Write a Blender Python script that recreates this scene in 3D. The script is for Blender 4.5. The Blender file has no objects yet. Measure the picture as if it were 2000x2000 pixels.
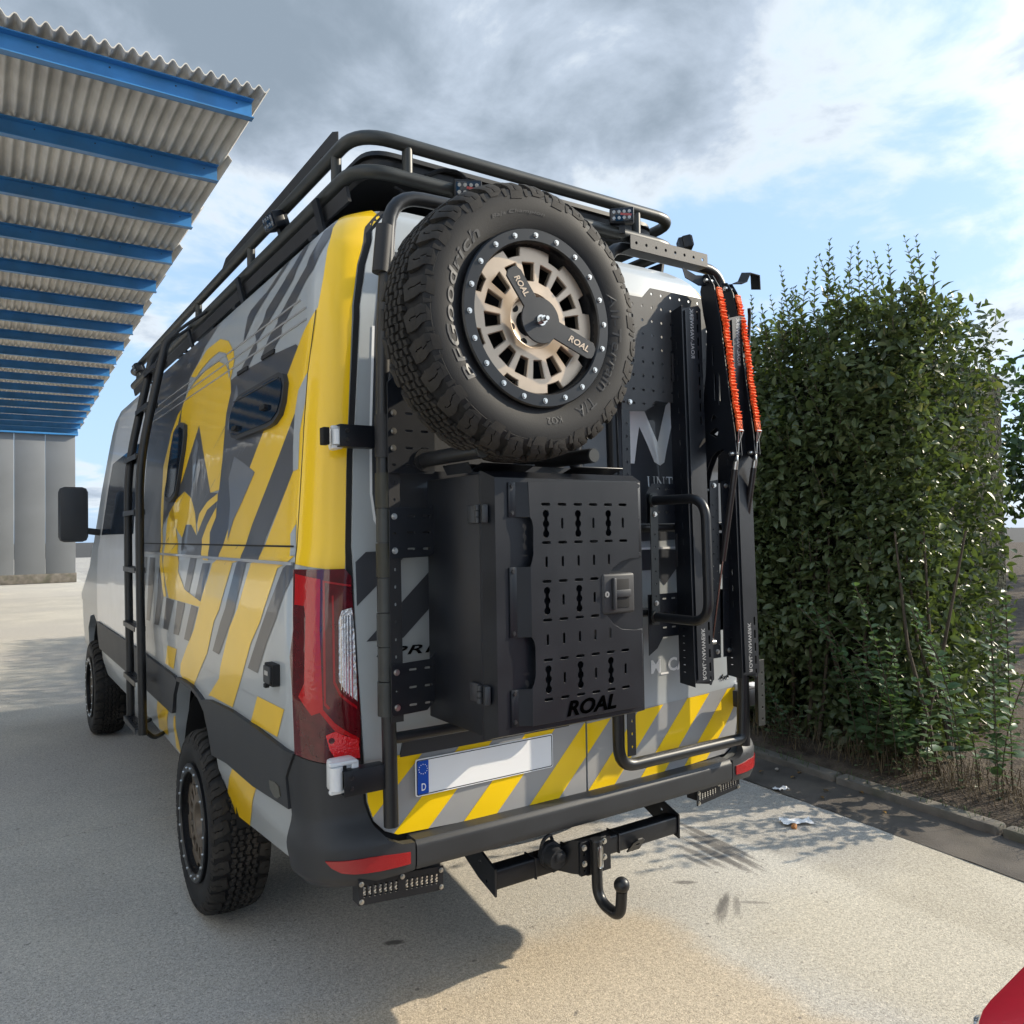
import bpy, bmesh, math, random
import numpy as np
from mathutils import Vector, Matrix, noise as mnoise
from mathutils.geometry import tessellate_polygon
random.seed(7); RNG = np.random.default_rng(7)
SC = bpy.context.scene
COL = SC.collection
PI = math.pi
G = -0.03                      # ground level

# ------------------------------------------------------------------ camera
CAM_P = (-1.777, -2.2107, 1.5397)
YAW, PITCH, ROLL, FPX = .9788, .0241, .0159, 1553.256
def cam_axes():
    f = Vector((math.cos(YAW)*math.cos(PITCH), math.sin(YAW)*math.cos(PITCH), math.sin(PITCH)))
    r = Vector((math.sin(YAW), -math.cos(YAW), 0.0))
    d = f.cross(r)
    c, s = math.cos(ROLL), math.sin(ROLL)
    return c*r + s*d, -s*r + c*d, f
_r, _d, _f = cam_axes()
cam = bpy.data.cameras.new("camera")
cam.sensor_width = 36.0; cam.lens = FPX/2000*36.0
cam.clip_start = 0.05; cam.clip_end = 2000
cam_o = bpy.data.objects.new("camera", cam); COL.objects.link(cam_o)
cam_o.matrix_world = Matrix(((_r.x, -_d.x, -_f.x, CAM_P[0]), (_r.y, -_d.y, -_f.y, CAM_P[1]), (_r.z, -_d.z, -_f.z, CAM_P[2]), (0, 0, 0, 1)))
SC.camera = cam_o

# ------------------------------------------------------------------ sun, sky, exposure
SUN_DIR = Vector((1.70, -0.58, 1.0)).normalized()          # towards the sun
SUN_EL = math.asin(SUN_DIR.z); SUN_AZ = math.atan2(SUN_DIR.x, SUN_DIR.y)
sun = bpy.data.lights.new("sun", 'SUN'); sun.energy = 2.05; sun.angle = math.radians(0.7); sun.color = (1.0, 0.88, 0.69)
sun_o = bpy.data.objects.new("sun", sun); COL.objects.link(sun_o)
sun_o.rotation_euler = SUN_DIR.to_track_quat('Z', 'Y').to_euler(); sun_o.location = (6, -2, 12)
W = bpy.data.worlds.new("World"); SC.world = W; W.use_nodes = True
def build_world():
    nt = W.node_tree; nt.nodes.clear(); N = nt.nodes.new; L = nt.links.new
    out = N('ShaderNodeOutputWorld'); bg = N('ShaderNodeBackground'); L(bg.outputs[0], out.inputs[0])
    sky = N('ShaderNodeTexSky'); sky.sky_type = 'NISHITA'; sky.sun_disc = False
    sky.sun_elevation = SUN_EL; sky.sun_rotation = SUN_AZ; sky.air_density = 1.0; sky.dust_density = 1.2; sky.ozone_density = 1.5
    bg.inputs[1].default_value = 0.13
    tc = N('ShaderNodeTexCoord'); sep = N('ShaderNodeSeparateXYZ'); L(tc.outputs['Generated'], sep.inputs[0])
    def M(op, a, b=None, c=None):
        m = N('ShaderNodeMath'); m.operation = op
        for i, v in enumerate((a, b, c)):
            if v is None: continue
            if isinstance(v, (int, float)): m.inputs[i].default_value = v
            else: L(v, m.inputs[i])
        return m.outputs[0]
    zc = M('ADD', M('MAXIMUM', sep.outputs[2], 0.0), 0.20)
    px = M('DIVIDE', sep.outputs[0], zc); py = M('DIVIDE', sep.outputs[1], zc)
    comb = N('ShaderNodeCombineXYZ'); L(px, comb.inputs[0]); L(py, comb.inputs[1]); comb.inputs[2].default_value = 0.0
    def fbm(scale, det, rough, off, dist=0.0):
        mp = N('ShaderNodeMapping'); mp.inputs['Location'].default_value = off; L(comb.outputs[0], mp.inputs[0])
        n = N('ShaderNodeTexNoise'); n.inputs['Scale'].default_value = scale; n.inputs['Detail'].default_value = det
        n.inputs['Roughness'].default_value = rough; n.inputs['Distortion'].default_value = dist
        L(mp.outputs[0], n.inputs[0]); return n.outputs['Fac']
    big = fbm(CLD['s1'], 4, .5, CLD['o1'], .3)
    fine = fbm(CLD['s2'], 9, .58, CLD['o2'], .25)
    dens = M('ADD', M('MULTIPLY', big, CLD['wb']), M('MULTIPLY', fine, 1.0 - CLD['wb']))
    # the overcast bank overhead thins out towards the horizon
    r2 = M('SQRT', M('ADD', M('MULTIPLY', px, px), M('MULTIPLY', py, py)))
    bank = N('ShaderNodeMapRange'); bank.interpolation_type = 'SMOOTHSTEP'
    L(r2, bank.inputs[0]); bank.inputs[1].default_value = CLD['r0']; bank.inputs[2].default_value = CLD['r1']
    bank.inputs[3].default_value = CLD['b0']; bank.inputs[4].default_value = CLD['b1']
    near = N('ShaderNodeMapRange'); near.interpolation_type = 'SMOOTHSTEP'; L(r2, near.inputs[0]); near.inputs[1].default_value = 1.0; near.inputs[2].default_value = .5; near.inputs[4].default_value = -.11  # overhead cloud thinned so the unseen sky gives more fill light
    dv = N('ShaderNodeVectorMath'); dv.operation = 'DOT_PRODUCT'; L(tc.outputs['Generated'], dv.inputs[0]); dv.inputs[1].default_value = SUN_DIR
    sdot = M('MAXIMUM', dv.outputs['Value'], 0.0)
    veil = N('ShaderNodeMapRange'); veil.interpolation_type = 'SMOOTHSTEP'; L(sdot, veil.inputs[0]); veil.inputs[1].default_value = .75; veil.inputs[2].default_value = .98; veil.inputs[4].default_value = .12  # extra cloud added round the sun to carry the boosted glow
    dens = M('ADD', M('ADD', M('ADD', dens, bank.outputs[0]), near.outputs[0]), veil.outputs[0])
    mask = N('ShaderNodeMapRange'); mask.interpolation_type = 'SMOOTHSTEP'; L(dens, mask.inputs[0])
    mask.inputs[1].default_value = .45; mask.inputs[2].default_value = .55
    thick = N('ShaderNodeMapRange'); thick.interpolation_type = 'SMOOTHSTEP'; L(dens, thick.inputs[0])
    thick.inputs[1].default_value = .50; thick.inputs[2].default_value = .68
    cc = N('ShaderNodeValToRGB'); L(thick.outputs[0], cc.inputs[0])
    e = cc.color_ramp.elements
    e[0].position = 0; e[0].color = (2.25, 2.45, 2.62, 1); e[1].position = 1; e[1].color = (.78, .97, 1.19, 1)
    m1 = e.new(.35); m1.color = (1.42, 1.66, 1.98, 1)
    # milky haze in the clear part
    hz = N('ShaderNodeMixRGB'); hz.inputs[0].default_value = CLD['hz']; L(sky.outputs[0], hz.inputs[1]); hz.inputs[2].default_value = (1.15, 1.70, 2.50, 1)
    # cloud near the veiled sun glows, boosted as added fill light
    vm = N('ShaderNodeVectorMath'); vm.operation = 'SCALE'; L(cc.outputs[0], vm.inputs[0]); L(M('ADD', 1.0, M('MULTIPLY', M('POWER', sdot, 14.0), 8.0)), vm.inputs['Scale'])
    vb = N('ShaderNodeVectorMath'); vb.operation = 'SCALE'; L(hz.outputs[0], vb.inputs[0]); L(M('ADD', 1.0, M('MULTIPLY', M('POWER', sdot, 18.0), 3.0)), vb.inputs['Scale'])
    mx = N('ShaderNodeMixRGB'); L(mask.outputs[0], mx.inputs[0]); L(vb.outputs[0], mx.inputs[1]); L(vm.outputs[0], mx.inputs[2])
    L(mx.outputs[0], bg.inputs[0])
CLD = dict(s1=.9, o1=(6.7, 3.0, .9), s2=2.6, o2=(1.3, 7.2, 1), wb=.5, r0=1.22, r1=1.85, b0=.09, b1=-.05, hz=.84)
build_world()
VS = SC.view_settings; VS.view_transform = 'Standard'; VS.look = 'None'; VS.exposure = 1.62; VS.gamma = 1.0; VS.use_curve_mapping = False

# ------------------------------------------------------------------ materials
def mat(name, col, rough=.5, metal=0.0, coat=0.0, spec=.5, var=0.0, vscale=6.0, bump=0.0, bscale=200.0, bdist=.002, trans=0.0, ior=1.45, rvar=0.0, dirt=None):
    m = bpy.data.materials.new(name); m.use_nodes = True
    nt = m.node_tree; b = nt.nodes['Principled BSDF']; N = nt.nodes.new; L = nt.links.new
    b.inputs['Base Color'].default_value = (*col, 1); b.inputs['Roughness'].default_value = rough
    b.inputs['Metallic'].default_value = metal; b.inputs['Coat Weight'].default_value = coat
    b.inputs['Coat Roughness'].default_value = .03; b.inputs['Specular IOR Level'].default_value = spec
    b.inputs['Transmission Weight'].default_value = trans; b.inputs['IOR'].default_value = ior
    if var or bump or rvar or dirt:
        tc = N('ShaderNodeTexCoord')
    if var or rvar or dirt:
        n = N('ShaderNodeTexNoise'); n.inputs['Scale'].default_value = vscale; n.inputs['Detail'].default_value = 6
        L(tc.outputs['Object'], n.inputs[0])
    if var:
        r = N('ShaderNodeValToRGB'); L(n.outputs[0], r.inputs[0])
        r.color_ramp.elements[0].position = .3; r.color_ramp.elements[1].position = .7
        r.color_ramp.elements[0].color = (*[c*(1-var) for c in col], 1); r.color_ramp.elements[1].color = (*[min(1, c*(1+var)) for c in col], 1)
        src = r.outputs[0]
        if dirt:
            n2 = N('ShaderNodeTexNoise'); n2.inputs['Scale'].default_value = vscale*.6; n2.inputs['Detail'].default_value = 8
            L(tc.outputs['Object'], n2.inputs[0]); mr = N('ShaderNodeMapRange'); L(n2.outputs[0], mr.inputs[0])
            mr.inputs[1].default_value = .52; mr.inputs[2].default_value = .72; mr.inputs[4].default_value = .7
            mx = N('ShaderNodeMixRGB'); L(mr.outputs[0], mx.inputs[0]); L(src, mx.inputs[1]); mx.inputs[2].default_value = (*dirt, 1); src = mx.outputs[0]
        L(src, b.inputs['Base Color'])
    if rvar:
        r2 = N('ShaderNodeMapRange'); L(n.outputs[0], r2.inputs[0]); r2.inputs[3].default_value = max(.02, rough-rvar); r2.inputs[4].default_value = min(1, rough+rvar)
        L(r2.outputs[0], b.inputs['Roughness'])
    if bump:
        n3 = N('ShaderNodeTexNoise'); n3.inputs['Scale'].default_value = bscale; n3.inputs['Detail'].default_value = 3
        L(tc.outputs['Object'], n3.inputs[0]); bp = N('ShaderNodeBump'); bp.inputs['Strength'].default_value = bump; bp.inputs['Distance'].default_value = bdist
        L(n3.outputs[0], bp.inputs['Height']); L(bp.outputs[0], b.inputs['Normal'])
        if coat: L(bp.outputs[0], b.inputs['Coat Normal'])
    return m
MT = {}
MT['grey'] = mat('silver_grey_vinyl', (.36, .385, .40), .30, coat=.35, var=.04, vscale=3, bump=.12, bscale=4, bdist=.01)
MT['grey2'] = mat('mid_grey_film', (.31, .31, .31), .38, coat=.5, var=.05, vscale=5, bump=.08, bscale=5, bdist=.008)
MT['yellow'] = mat('yellow_vinyl', (.86, .535, .006), .28, coat=.4, var=.04, vscale=3, bump=.14, bscale=4, bdist=.012)
MT['yellow2'] = mat('yellow_film', (.88, .575, .004), .35, coat=.4, var=.04, vscale=5, bump=.06, bscale=6, bdist=.006)
MT['anth'] = mat('anthracite_vinyl', (.050, .053, .062), .32, coat=.3, var=.06, vscale=3, bump=.12, bscale=4, bdist=.01)
MT['light'] = mat('pale_silver_vinyl', (.82, .83, .84), .3, coat=.7, var=.04)
MT['white'] = mat('white_lettering', (.85, .86, .87), .4)
MT['whitepaint'] = mat('white_plastic', (.66, .67, .68), .35, coat=.4, var=.05, vscale=12)
MT['gap'] = mat('black_gap', (.008, .008, .009), .7)
MT['plastic'] = mat('black_textured_plastic', (.026, .028, .032), .52, var=.15, vscale=5, bump=.25, bscale=900, bdist=.0006, rvar=.06)
MT['powder'] = mat('black_powder_coat', (.0060, .0074, .0110), .40, spec=.48, var=.2, vscale=8, bump=.22, bscale=1100, bdist=.0005, rvar=.08)
MT['powder2'] = mat('black_powder_coat_dull', (.016, .016, .018), .58, var=.2, vscale=8, bump=.2, bscale=1000, bdist=.0005)
MT['tube'] = mat('black_tube_coat', (.012, .0125, .014), .36, var=.15, vscale=10, bump=.15, bscale=700, bdist=.0005, rvar=.06)
MT['tubegrey'] = mat('dark_grey_tube_coat', (.030, .032, .030), .42, var=.15, vscale=10, bump=.15, bscale=700, bdist=.0005, rvar=.06)
MT['black'] = mat('matt_black', (.006, .006, .007), .8)
MT['rubber'] = mat('tyre_rubber', (.0105, .0105, .0115), .62, spec=.32, var=.25, vscale=7, bump=.2, bscale=300, bdist=.001, rvar=.1)
MT['tread'] = mat('tyre_tread_rubber', (.026, .024, .022), .75, spec=.3, var=.3, vscale=9, bump=.3, bscale=250, bdist=.001, dirt=(.060, .052, .043))
MT['letter'] = mat('raised_rubber_lettering', (.022, .022, .023), .45)
MT['bronze'] = mat('bronze_wheel_paint', (.46, .365, .275), .34, metal=.65, var=.06, vscale=20, rvar=.05)
MT['bronzedark'] = mat('bronze_darker_paint', (.16, .13, .10), .5, metal=.5, var=.15, vscale=20)  # darker bronze used on the road wheels
MT['ring'] = mat('gloss_black_ring', (.006, .0065, .008), .30)
MT['steel'] = mat('zinc_bolt', (.62, .61, .58), .28, metal=1.0, var=.1, vscale=60)
MT['dark_steel'] = mat('dark_bolt', (.05, .05, .052), .35, metal=.6)
MT['red'] = mat('red_lens', (.40, .003, .006), .14, coat=.6, bump=.25, bscale=60, bdist=.004)
MT['reddark'] = mat('smoked_red_lens', (.075, .003, .006), .08, coat=.8, var=.3, vscale=25)
MT['redbright'] = mat('bright_red_lens', (.62, .006, .010), .15, coat=1, bump=.6, bscale=160, bdist=.004)
MT['redrefl'] = mat('red_reflector', (.30, .012, .014), .25, coat=.6, bump=.4, bscale=300, bdist=.002)
MT['clear'] = mat('clear_lens', (.70, .70, .72), .12, metal=.55, coat=1, bump=.9, bscale=70, bdist=.01)
MT['led'] = mat('led_reflector', (.26, .27, .28), .25, metal=.7)
MT['print'] = mat('printed_mid_grey', (.14, .15, .17), .32, coat=.3)
MT['chrome'] = mat('led_chrome', (.75, .75, .75), .12, metal=1)
MT['glass'] = mat('dark_window', (.006, .014, .028), .06, spec=.45, bump=.05, bscale=5, bdist=.01)
MT['plate'] = mat('plate_white', (.80, .81, .83), .45, bump=.05, bscale=300)
MT['blue'] = mat('plate_blue', (.004, .07, .42), .35, coat=.3)
MT['strap'] = mat('orange_webbing', (.88, .12, .022), .75, var=.2, vscale=90, bump=.8, bscale=500, bdist=.002)
MT['badge'] = mat('dark_chrome_badge', (.05, .05, .055), .18, metal=.9)
MT['void'] = mat('cut_out_black', (.001, .001, .001), 1.0, spec=0.0)
MT['perf'] = mat('grey_black_panel_coat', (.034, .034, .035), .5, var=.15, vscale=10, bump=.3, bscale=600, bdist=.0006)
MT['guide'] = mat('red_light_guide', (.30, .004, .008), .15, coat=.6)
MT['olive'] = mat('olive_black_coat', (.028, .027, .018), .5, var=.15, vscale=9)
MT['blackred'] = mat('red_cable', (.35, .01, .015), .5)
MT['panelblack'] = mat('black_fold_plastic', (.014, .014, .015), .5, var=.2, vscale=6)

# ------------------------------------------------------------------ helpers
def link_mesh(name, me, mats, parent=None, pinv=True):
    o = bpy.data.objects.new(name, me); COL.objects.link(o)
    if mats is not None:
        for m in (mats if isinstance(mats, (list, tuple)) else [mats]): me.materials.append(m)
    if parent is not None:
        o.parent = parent
        if pinv and parent.type == 'EMPTY': o.matrix_parent_inverse = Matrix.Translation(-Vector(parent.location))
    return o
def shade(me, ang=35):
    me.polygons.foreach_set('use_smooth', [True]*len(me.polygons))
    me.set_sharp_from_angle(angle=math.radians(ang))
def obj(name, bm, mats, parent=None, ang=35, pinv=True):
    me = bpy.data.meshes.new(name)
    bmesh.ops.recalc_face_normals(bm, faces=bm.faces)
    bm.to_mesh(me); bm.free(); shade(me, ang)
    return link_mesh(name, me, mats, parent, pinv)
def thing(name, label, cat, loc=(0, 0, 0), group=None):
    o = bpy.data.objects.new(name, None); COL.objects.link(o); o.location = loc; o.empty_display_size = .2
    o['label'] = label; o['category'] = cat
    if group: o['group'] = group
    return o
def tag(o, label, cat, group=None):
    o['label'] = label; o['category'] = cat
    if group: o['group'] = group
    return o
def clone(o, parent=None):
    c = o.copy(); COL.objects.link(c)
    if parent is not None: c.parent = parent
    return c
def add_box(bm, c, s, R=None, bev=0.0, seg=2):
    M = Matrix.Translation(c) @ (R.to_4x4() if R is not None else Matrix.Identity(4)) @ Matrix.Diagonal((*s, 1))
    r = bmesh.ops.create_cube(bm, size=1.0, matrix=M)
    if bev:
        es = list({e for v in r['verts'] for e in v.link_edges})
        bmesh.ops.bevel(bm, geom=es, offset=bev, segments=seg, affect='EDGES', profile=.5)
def add_cyl(bm, p0, p1, r0, r1=None, n=16, cap=True):
    p0 = Vector(p0); p1 = Vector(p1); d = p1-p0
    if r1 is None: r1 = r0
    M = Matrix.Translation((p0+p1)/2) @ d.to_track_quat('Z', 'Y').to_matrix().to_4x4()
    bmesh.ops.create_cone(bm, cap_ends=cap, segments=n, radius1=r0, radius2=r1, depth=d.length, matrix=M)
def fillet(pts, rb, k=6, closed=False):
    pts = [Vector(p) for p in pts]; out = []
    n = len(pts)
    for i, p in enumerate(pts):
        if not closed and (i == 0 or i == n-1): out.append(p); continue
        a = pts[(i-1) % n]; b = pts[(i+1) % n]
        da = (a-p); db = (b-p); la, lb = da.length, db.length
        r = rb[i] if isinstance(rb, (list, tuple)) else rb
        r = min(r, la*.48, lb*.48)
        if r <= 1e-4: out.append(p); continue
        da.normalize(); db.normalize(); A = p+da*r; B = p+db*r
        for j in range(k+1):
            t = j/k; out.append(A*(1-t)**2 + p*2*t*(1-t) + B*t*t)
    return out
def add_tube(bm, pts, r, n=12, rb=0.0, cap=True, closed=False, k=6):
    P = fillet(pts, rb, k, closed) if rb else [Vector(p) for p in pts]
    rings = []; m = len(P); up = None
    for i in range(m):
        if closed: t = (P[(i+1) % m]-P[i-1]).normalized()
        elif i == 0: t = (P[1]-P[0]).normalized()
        elif i == m-1: t = (P[-1]-P[-2]).normalized()
        else: t = ((P[i+1]-P[i]).normalized()+(P[i]-P[i-1]).normalized()).normalized()
        if up is None:
            up = Vector((0, 0, 1)) if abs(t.z) < .9 else Vector((1, 0, 0))
        up = (up - t*up.dot(t)).normalized(); sd = t.cross(up)
        rr = r[i] if isinstance(r, (list, tuple)) else r
        rings.append([bm.verts.new(P[i]+(up*math.cos(a)+sd*math.sin(a))*rr) for a in (2*PI*j/n for j in range(n))])
    for i in range(m if closed else m-1):
        A, B = rings[i], rings[(i+1) % m]
        for j in range(n): bm.faces.new((A[j], A[(j+1) % n], B[(j+1) % n], B[j]))
    if cap and not closed:
        bm.faces.new(rings[0]); bm.faces.new(rings[-1])
def add_lathe(bm, prof, n=48, axis='Y', M=None, closed=False):
    rings = []
    for (r, h) in prof:
        ring = []
        for j in range(n):
            a = 2*PI*j/n; p = Vector((r*math.cos(a), h, r*math.sin(a)))
            if axis == 'Z': p = Vector((r*math.cos(a), r*math.sin(a), h))
            ring.append(bm.verts.new(M @ p if M else p))
        rings.append(ring)
    m = len(rings)
    for i in range(m if closed else m-1):
        A, B = rings[i], rings[(i+1) % m]
        for j in range(n): bm.faces.new((A[j], A[(j+1) % n], B[(j+1) % n], B[j]))
    return rings
XZ = Matrix(((1, 0, 0, 0), (0, 0, -1, 0), (0, 1, 0, 0), (0, 0, 0, 1)))      # local xy -> world xz, facing -y
YZ = Matrix(((0, 0, -1, 0), (-1, 0, 0, 0), (0, 1, 0, 0), (0, 0, 0, 1)))     # local x -> -y, y -> z, facing -x
def curve_mesh(splines, th, bev=0.0, M=None):
    cu = bpy.data.curves.new('plate', 'CURVE'); cu.dimensions = '2D'; cu.fill_mode = 'BOTH'
    cu.extrude = max(th/2-bev, 1e-5); cu.bevel_depth = bev; cu.bevel_resolution = 0
    for pts in splines:
        s = cu.splines.new('POLY'); s.points.add(len(pts)-1); s.use_cyclic_u = True
        s.points.foreach_set('co', [c for p in pts for c in (p[0], p[1], 0, 1)])
    o = bpy.data.objects.new('plate', cu)
    me = bpy.data.meshes.new_from_object(o); bpy.data.objects.remove(o); bpy.data.curves.remove(cu)
    me.materials.clear()
    if M is not None: me.transform(M)
    return me
def merge_to(bm, me, M=None):
    if M is not None: me.transform(M)
    bm.from_mesh(me); bpy.data.meshes.remove(me)
def plate(name, outer, holes, th, m, parent, M, bev=.0006, pinv=True):
    me = curve_mesh([outer]+list(holes), th, bev, M); shade(me, 40)
    return link_mesh(name, me, m, parent, pinv)
def plate_xz(name, outer, holes, y, th, m, parent, bev=.0006):   # world x,z outline, front face at y
    return plate(name, outer, holes, th, m, parent, Matrix.Translation((0, y+th/2, 0)) @ XZ, bev)
def plate_yz(name, outer, holes, x, th, m, parent, bev=.0006):   # outline given as (y,z), centred at x
    me = curve_mesh([[(-a, b) for a, b in outer]]+[[(-a, b) for a, b in h] for h in holes], th, bev, Matrix.Translation((x, 0, 0)) @ YZ); shade(me, 40)
    return link_mesh(name, me, m, parent)
def circ(cx, cy, r, n=12): return [(cx+r*math.cos(2*PI*i/n), cy+r*math.sin(2*PI*i/n)) for i in range(n)]
def slot(cx, cy, w, h, n=5):
    r = min(w, h)/2; o = []
    dx = (w/2-r) if w > h else 0; dy = (h/2-r) if h > w else 0
    st = -PI/2 if w > h else 0
    for s in (1, -1):
        for i in range(n):
            a = st + PI*i/(n-1) + (0 if s == 1 else PI)
            o.append((cx+s*dx+r*math.cos(a), cy+s*dy+r*math.sin(a)))
    return o
def rrect(x0, y0, x1, y1, r, n=4):
    o = []
    for cx, cy, a0 in ((x1-r, y1-r, 0), (x0+r, y1-r, PI/2), (x0+r, y0+r, PI), (x1-r, y0+r, 1.5*PI)):
        for i in range(n+1):
            a = a0+PI/2*i/n; o.append((cx+r*math.cos(a), cy+r*math.sin(a)))
    return o
def text_mesh(s, size, th=.001, shear=0.0, bold=0.0, space=1.0, align='LEFT'):
    cu = bpy.data.curves.new('txt', 'FONT'); cu.body = s; cu.size = size; cu.extrude = th/2; cu.shear = shear; cu.offset = bold; cu.space_character = space
    cu.align_x = align; cu.resolution_u = 3
    o = bpy.data.objects.new('txt', cu); me = bpy.data.meshes.new_from_object(o); bpy.data.objects.remove(o); bpy.data.curves.remove(cu); me.materials.clear()
    return me
def fit_text(me, x0, y0, x1, y1):      # stretch a text mesh into a rectangle
    co = np.empty(len(me.vertices)*3); me.vertices.foreach_get('co', co); co = co.reshape(-1, 3)
    mn = co.min(0); mx = co.max(0)
    co[:, 0] = x0+(co[:, 0]-mn[0])/(mx[0]-mn[0])*(x1-x0); co[:, 1] = y0+(co[:, 1]-mn[1])/(mx[1]-mn[1])*(y1-y0)
    me.vertices.foreach_set('co', co.ravel()); me.update(); return me
def bolt_mesh(r=.008, h=.005, hexa=True):
    bm = bmesh.new(); add_cyl(bm, (0, 0, 0), (0, 0, h*.35), r*1.25, r*1.2, 14); add_cyl(bm, (0, 0, h*.35), (0, 0, h), r, r*.85, 6 if hexa else 12)
    if not hexa: add_cyl(bm, (0, 0, h), (0, 0, h*1.05), r*.45, r*.45, 6)
    me = bpy.data.meshes.new('bolt'); bm.to_mesh(me); bm.free(); shade(me, 30); return me
def put(name, me, loc, parent, nrm=(0, -1, 0), roll=0.0):     # shared mesh, z axis turned to nrm
    o = bpy.data.objects.new(name, me); COL.objects.link(o)
    q = Vector(nrm).to_track_quat('Z', 'Y').to_matrix().to_4x4()
    o.matrix_basis = Matrix.Translation(loc) @ q @ Matrix.Rotation(roll, 4, 'Z')
    if parent is not None:
        o.parent = parent
        if parent.type == 'EMPTY': o.matrix_parent_inverse = Matrix.Translation(-Vector(parent.location))
    return o
ME_BOLT = bolt_mesh(.0075, .007, False); ME_BOLT.materials.append(MT['steel'])
ME_DBOLT = bolt_mesh(.0055, .004, False); ME_DBOLT.materials.append(MT['dark_steel'])
ME_HEX = bolt_mesh(.0062, .006, True); ME_HEX.materials.append(MT['steel'])

# ------------------------------------------------------------------ van body surface
HZ = [.45, .55, .62, .80, 1.05, 1.30, 1.47, 1.50, 1.9, 2.2, 2.33, 2.42, 2.50, 2.57, 2.63, 2.68, 2.70]
HX = [.94, .965, .985, 1.0, 1.01, 1.008, .998, .990, .960, .93, .915, .90, .868, .80, .69, .48, .05]
RZ = [.45, 1.45, 1.8, 2.2, 2.45, 2.55, 2.60, 2.64, 2.68, 2.70]; RY = [0., 0., .015, .04, .07, .10, .15, .24, .45, .85]
CZ = [.45, 1.5, 2.2, 2.45, 2.57, 2.68, 2.7]; CR = [.16, .15, .13, .13, .16, .14, .02]
def sm(x): x = min(1, max(0, x)); return x*x*(3-2*x)
def _lin(z, X, Yv):
    if z <= X[0]: return Yv[0]
    for i in range(1, len(X)):
        if z <= X[i]: return Yv[i-1]+(Yv[i]-Yv[i-1])*(z-X[i-1])/(X[i]-X[i-1])
    return Yv[-1]
BOW = .025
def S(u, z):
    """point of the bodywork: u = distance round the contour from the middle of the back (left side positive)"""
    H, Y0, r = _lin(z, HZ, HX), _lin(z, RZ, RY), _lin(z, CZ, CR); v = abs(u); a = H-r; arc = r*1.62
    if v <= a: x, y = v, Y0
    elif v <= a+arc:
        t = (v-a)/arc*PI/2; x = a+r*math.sin(t)**.8; y = Y0+r*(1-max(0, math.cos(t))**.8)
    else: x, y = H, Y0+r+(v-a-arc)
    y += BOW*min(x, H)**2
    if u < 0: x -= .055*sm(max(0, x-.72)/.28)       # the far side sits slightly further in
    return Vector((-x if u >= 0 else x, y, z))
def SN(u, z):
    e = .004
    n = (S(u, z+e)-S(u, z-e)).cross(S(u+e, z)-S(u-e, z))
    return n.normalized() if n.length > 1e-9 else Vector((0, -1, 0))
UC = [i*.02 for i in range(36, 60)]+[i*.15 for i in range(9, 50)]+[i*.12 for i in range(0, 6)]
ZCUT = sorted(set(HZ+RZ+[.66, .70, .74, .95, 1.15, 1.6, 1.7, 1.8, 2.0, 2.1, 2.27, 2.46, 2.535, 2.6, 2.655]))
def skin(name, polys, off, m, parent, rim=.012, cuts=True, ang=40, ucuts=None, zcuts=None):
    bm = bmesh.new()
    for poly in polys:
        q = [poly[0]]
        for p in poly[1:]:
            if abs(p[0]-q[-1][0])+abs(p[1]-q[-1][1]) > 1e-4: q.append(p)
        vs = [bm.verts.new((a, b, 0)) for a, b in q]
        for t in tessellate_polygon([[Vector((a, b, 0)) for a, b in q]]):
            try: bm.faces.new([vs[k] for k in t])
            except ValueError: pass
    if cuts:
        us = [v.co.x for v in bm.verts]; zs = [v.co.y for v in bm.verts]
        cu = (ucuts if ucuts else UC+[-c for c in UC]); cz = zcuts if zcuts else ZCUT
        for c in cu:
            if min(us) < c-1e-4 and c+1e-4 < max(us):
                bmesh.ops.bisect_plane(bm, geom=bm.verts[:]+bm.edges[:]+bm.faces[:], plane_co=(c, 0, 0), plane_no=(1, 0, 0), dist=1e-5)
        for c in cz:
            if min(zs) < c-1e-4 and c+1e-4 < max(zs):
                bmesh.ops.bisect_plane(bm, geom=bm.verts[:]+bm.edges[:]+bm.faces[:], plane_co=(0, c, 0), plane_no=(0, 1, 0), dist=1e-5)
    par = {}
    for v in bm.verts:
        u, z = v.co.x, v.co.y; n = SN(u, z); o = off(u, z) if callable(off) else off
        par[v] = n
        v.co = S(u, z)+n*o
    if rim:
        be = [e for e in bm.edges if len(e.link_faces) == 1]
        r = bmesh.ops.extrude_edge_only(bm, edges=be)
        done = set()
        for g in r['geom']:
            if isinstance(g, bmesh.types.BMVert) and g not in done:
                done.add(g)
                src = min((e.other_vert(g) for e in g.link_edges if e.other_vert(g) in par), key=lambda w: (w.co-g.co).length)
                g.co = g.co - par[src]*rim
    return obj(name, bm, m, parent, ang)
def mir(poly): return [(-a, b) for a, b in poly][::-1]

VAN = thing('camper_van', 'yellow and grey striped high-roof camper van seen from behind its left corner', 'van', (0, 0, G))
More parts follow.
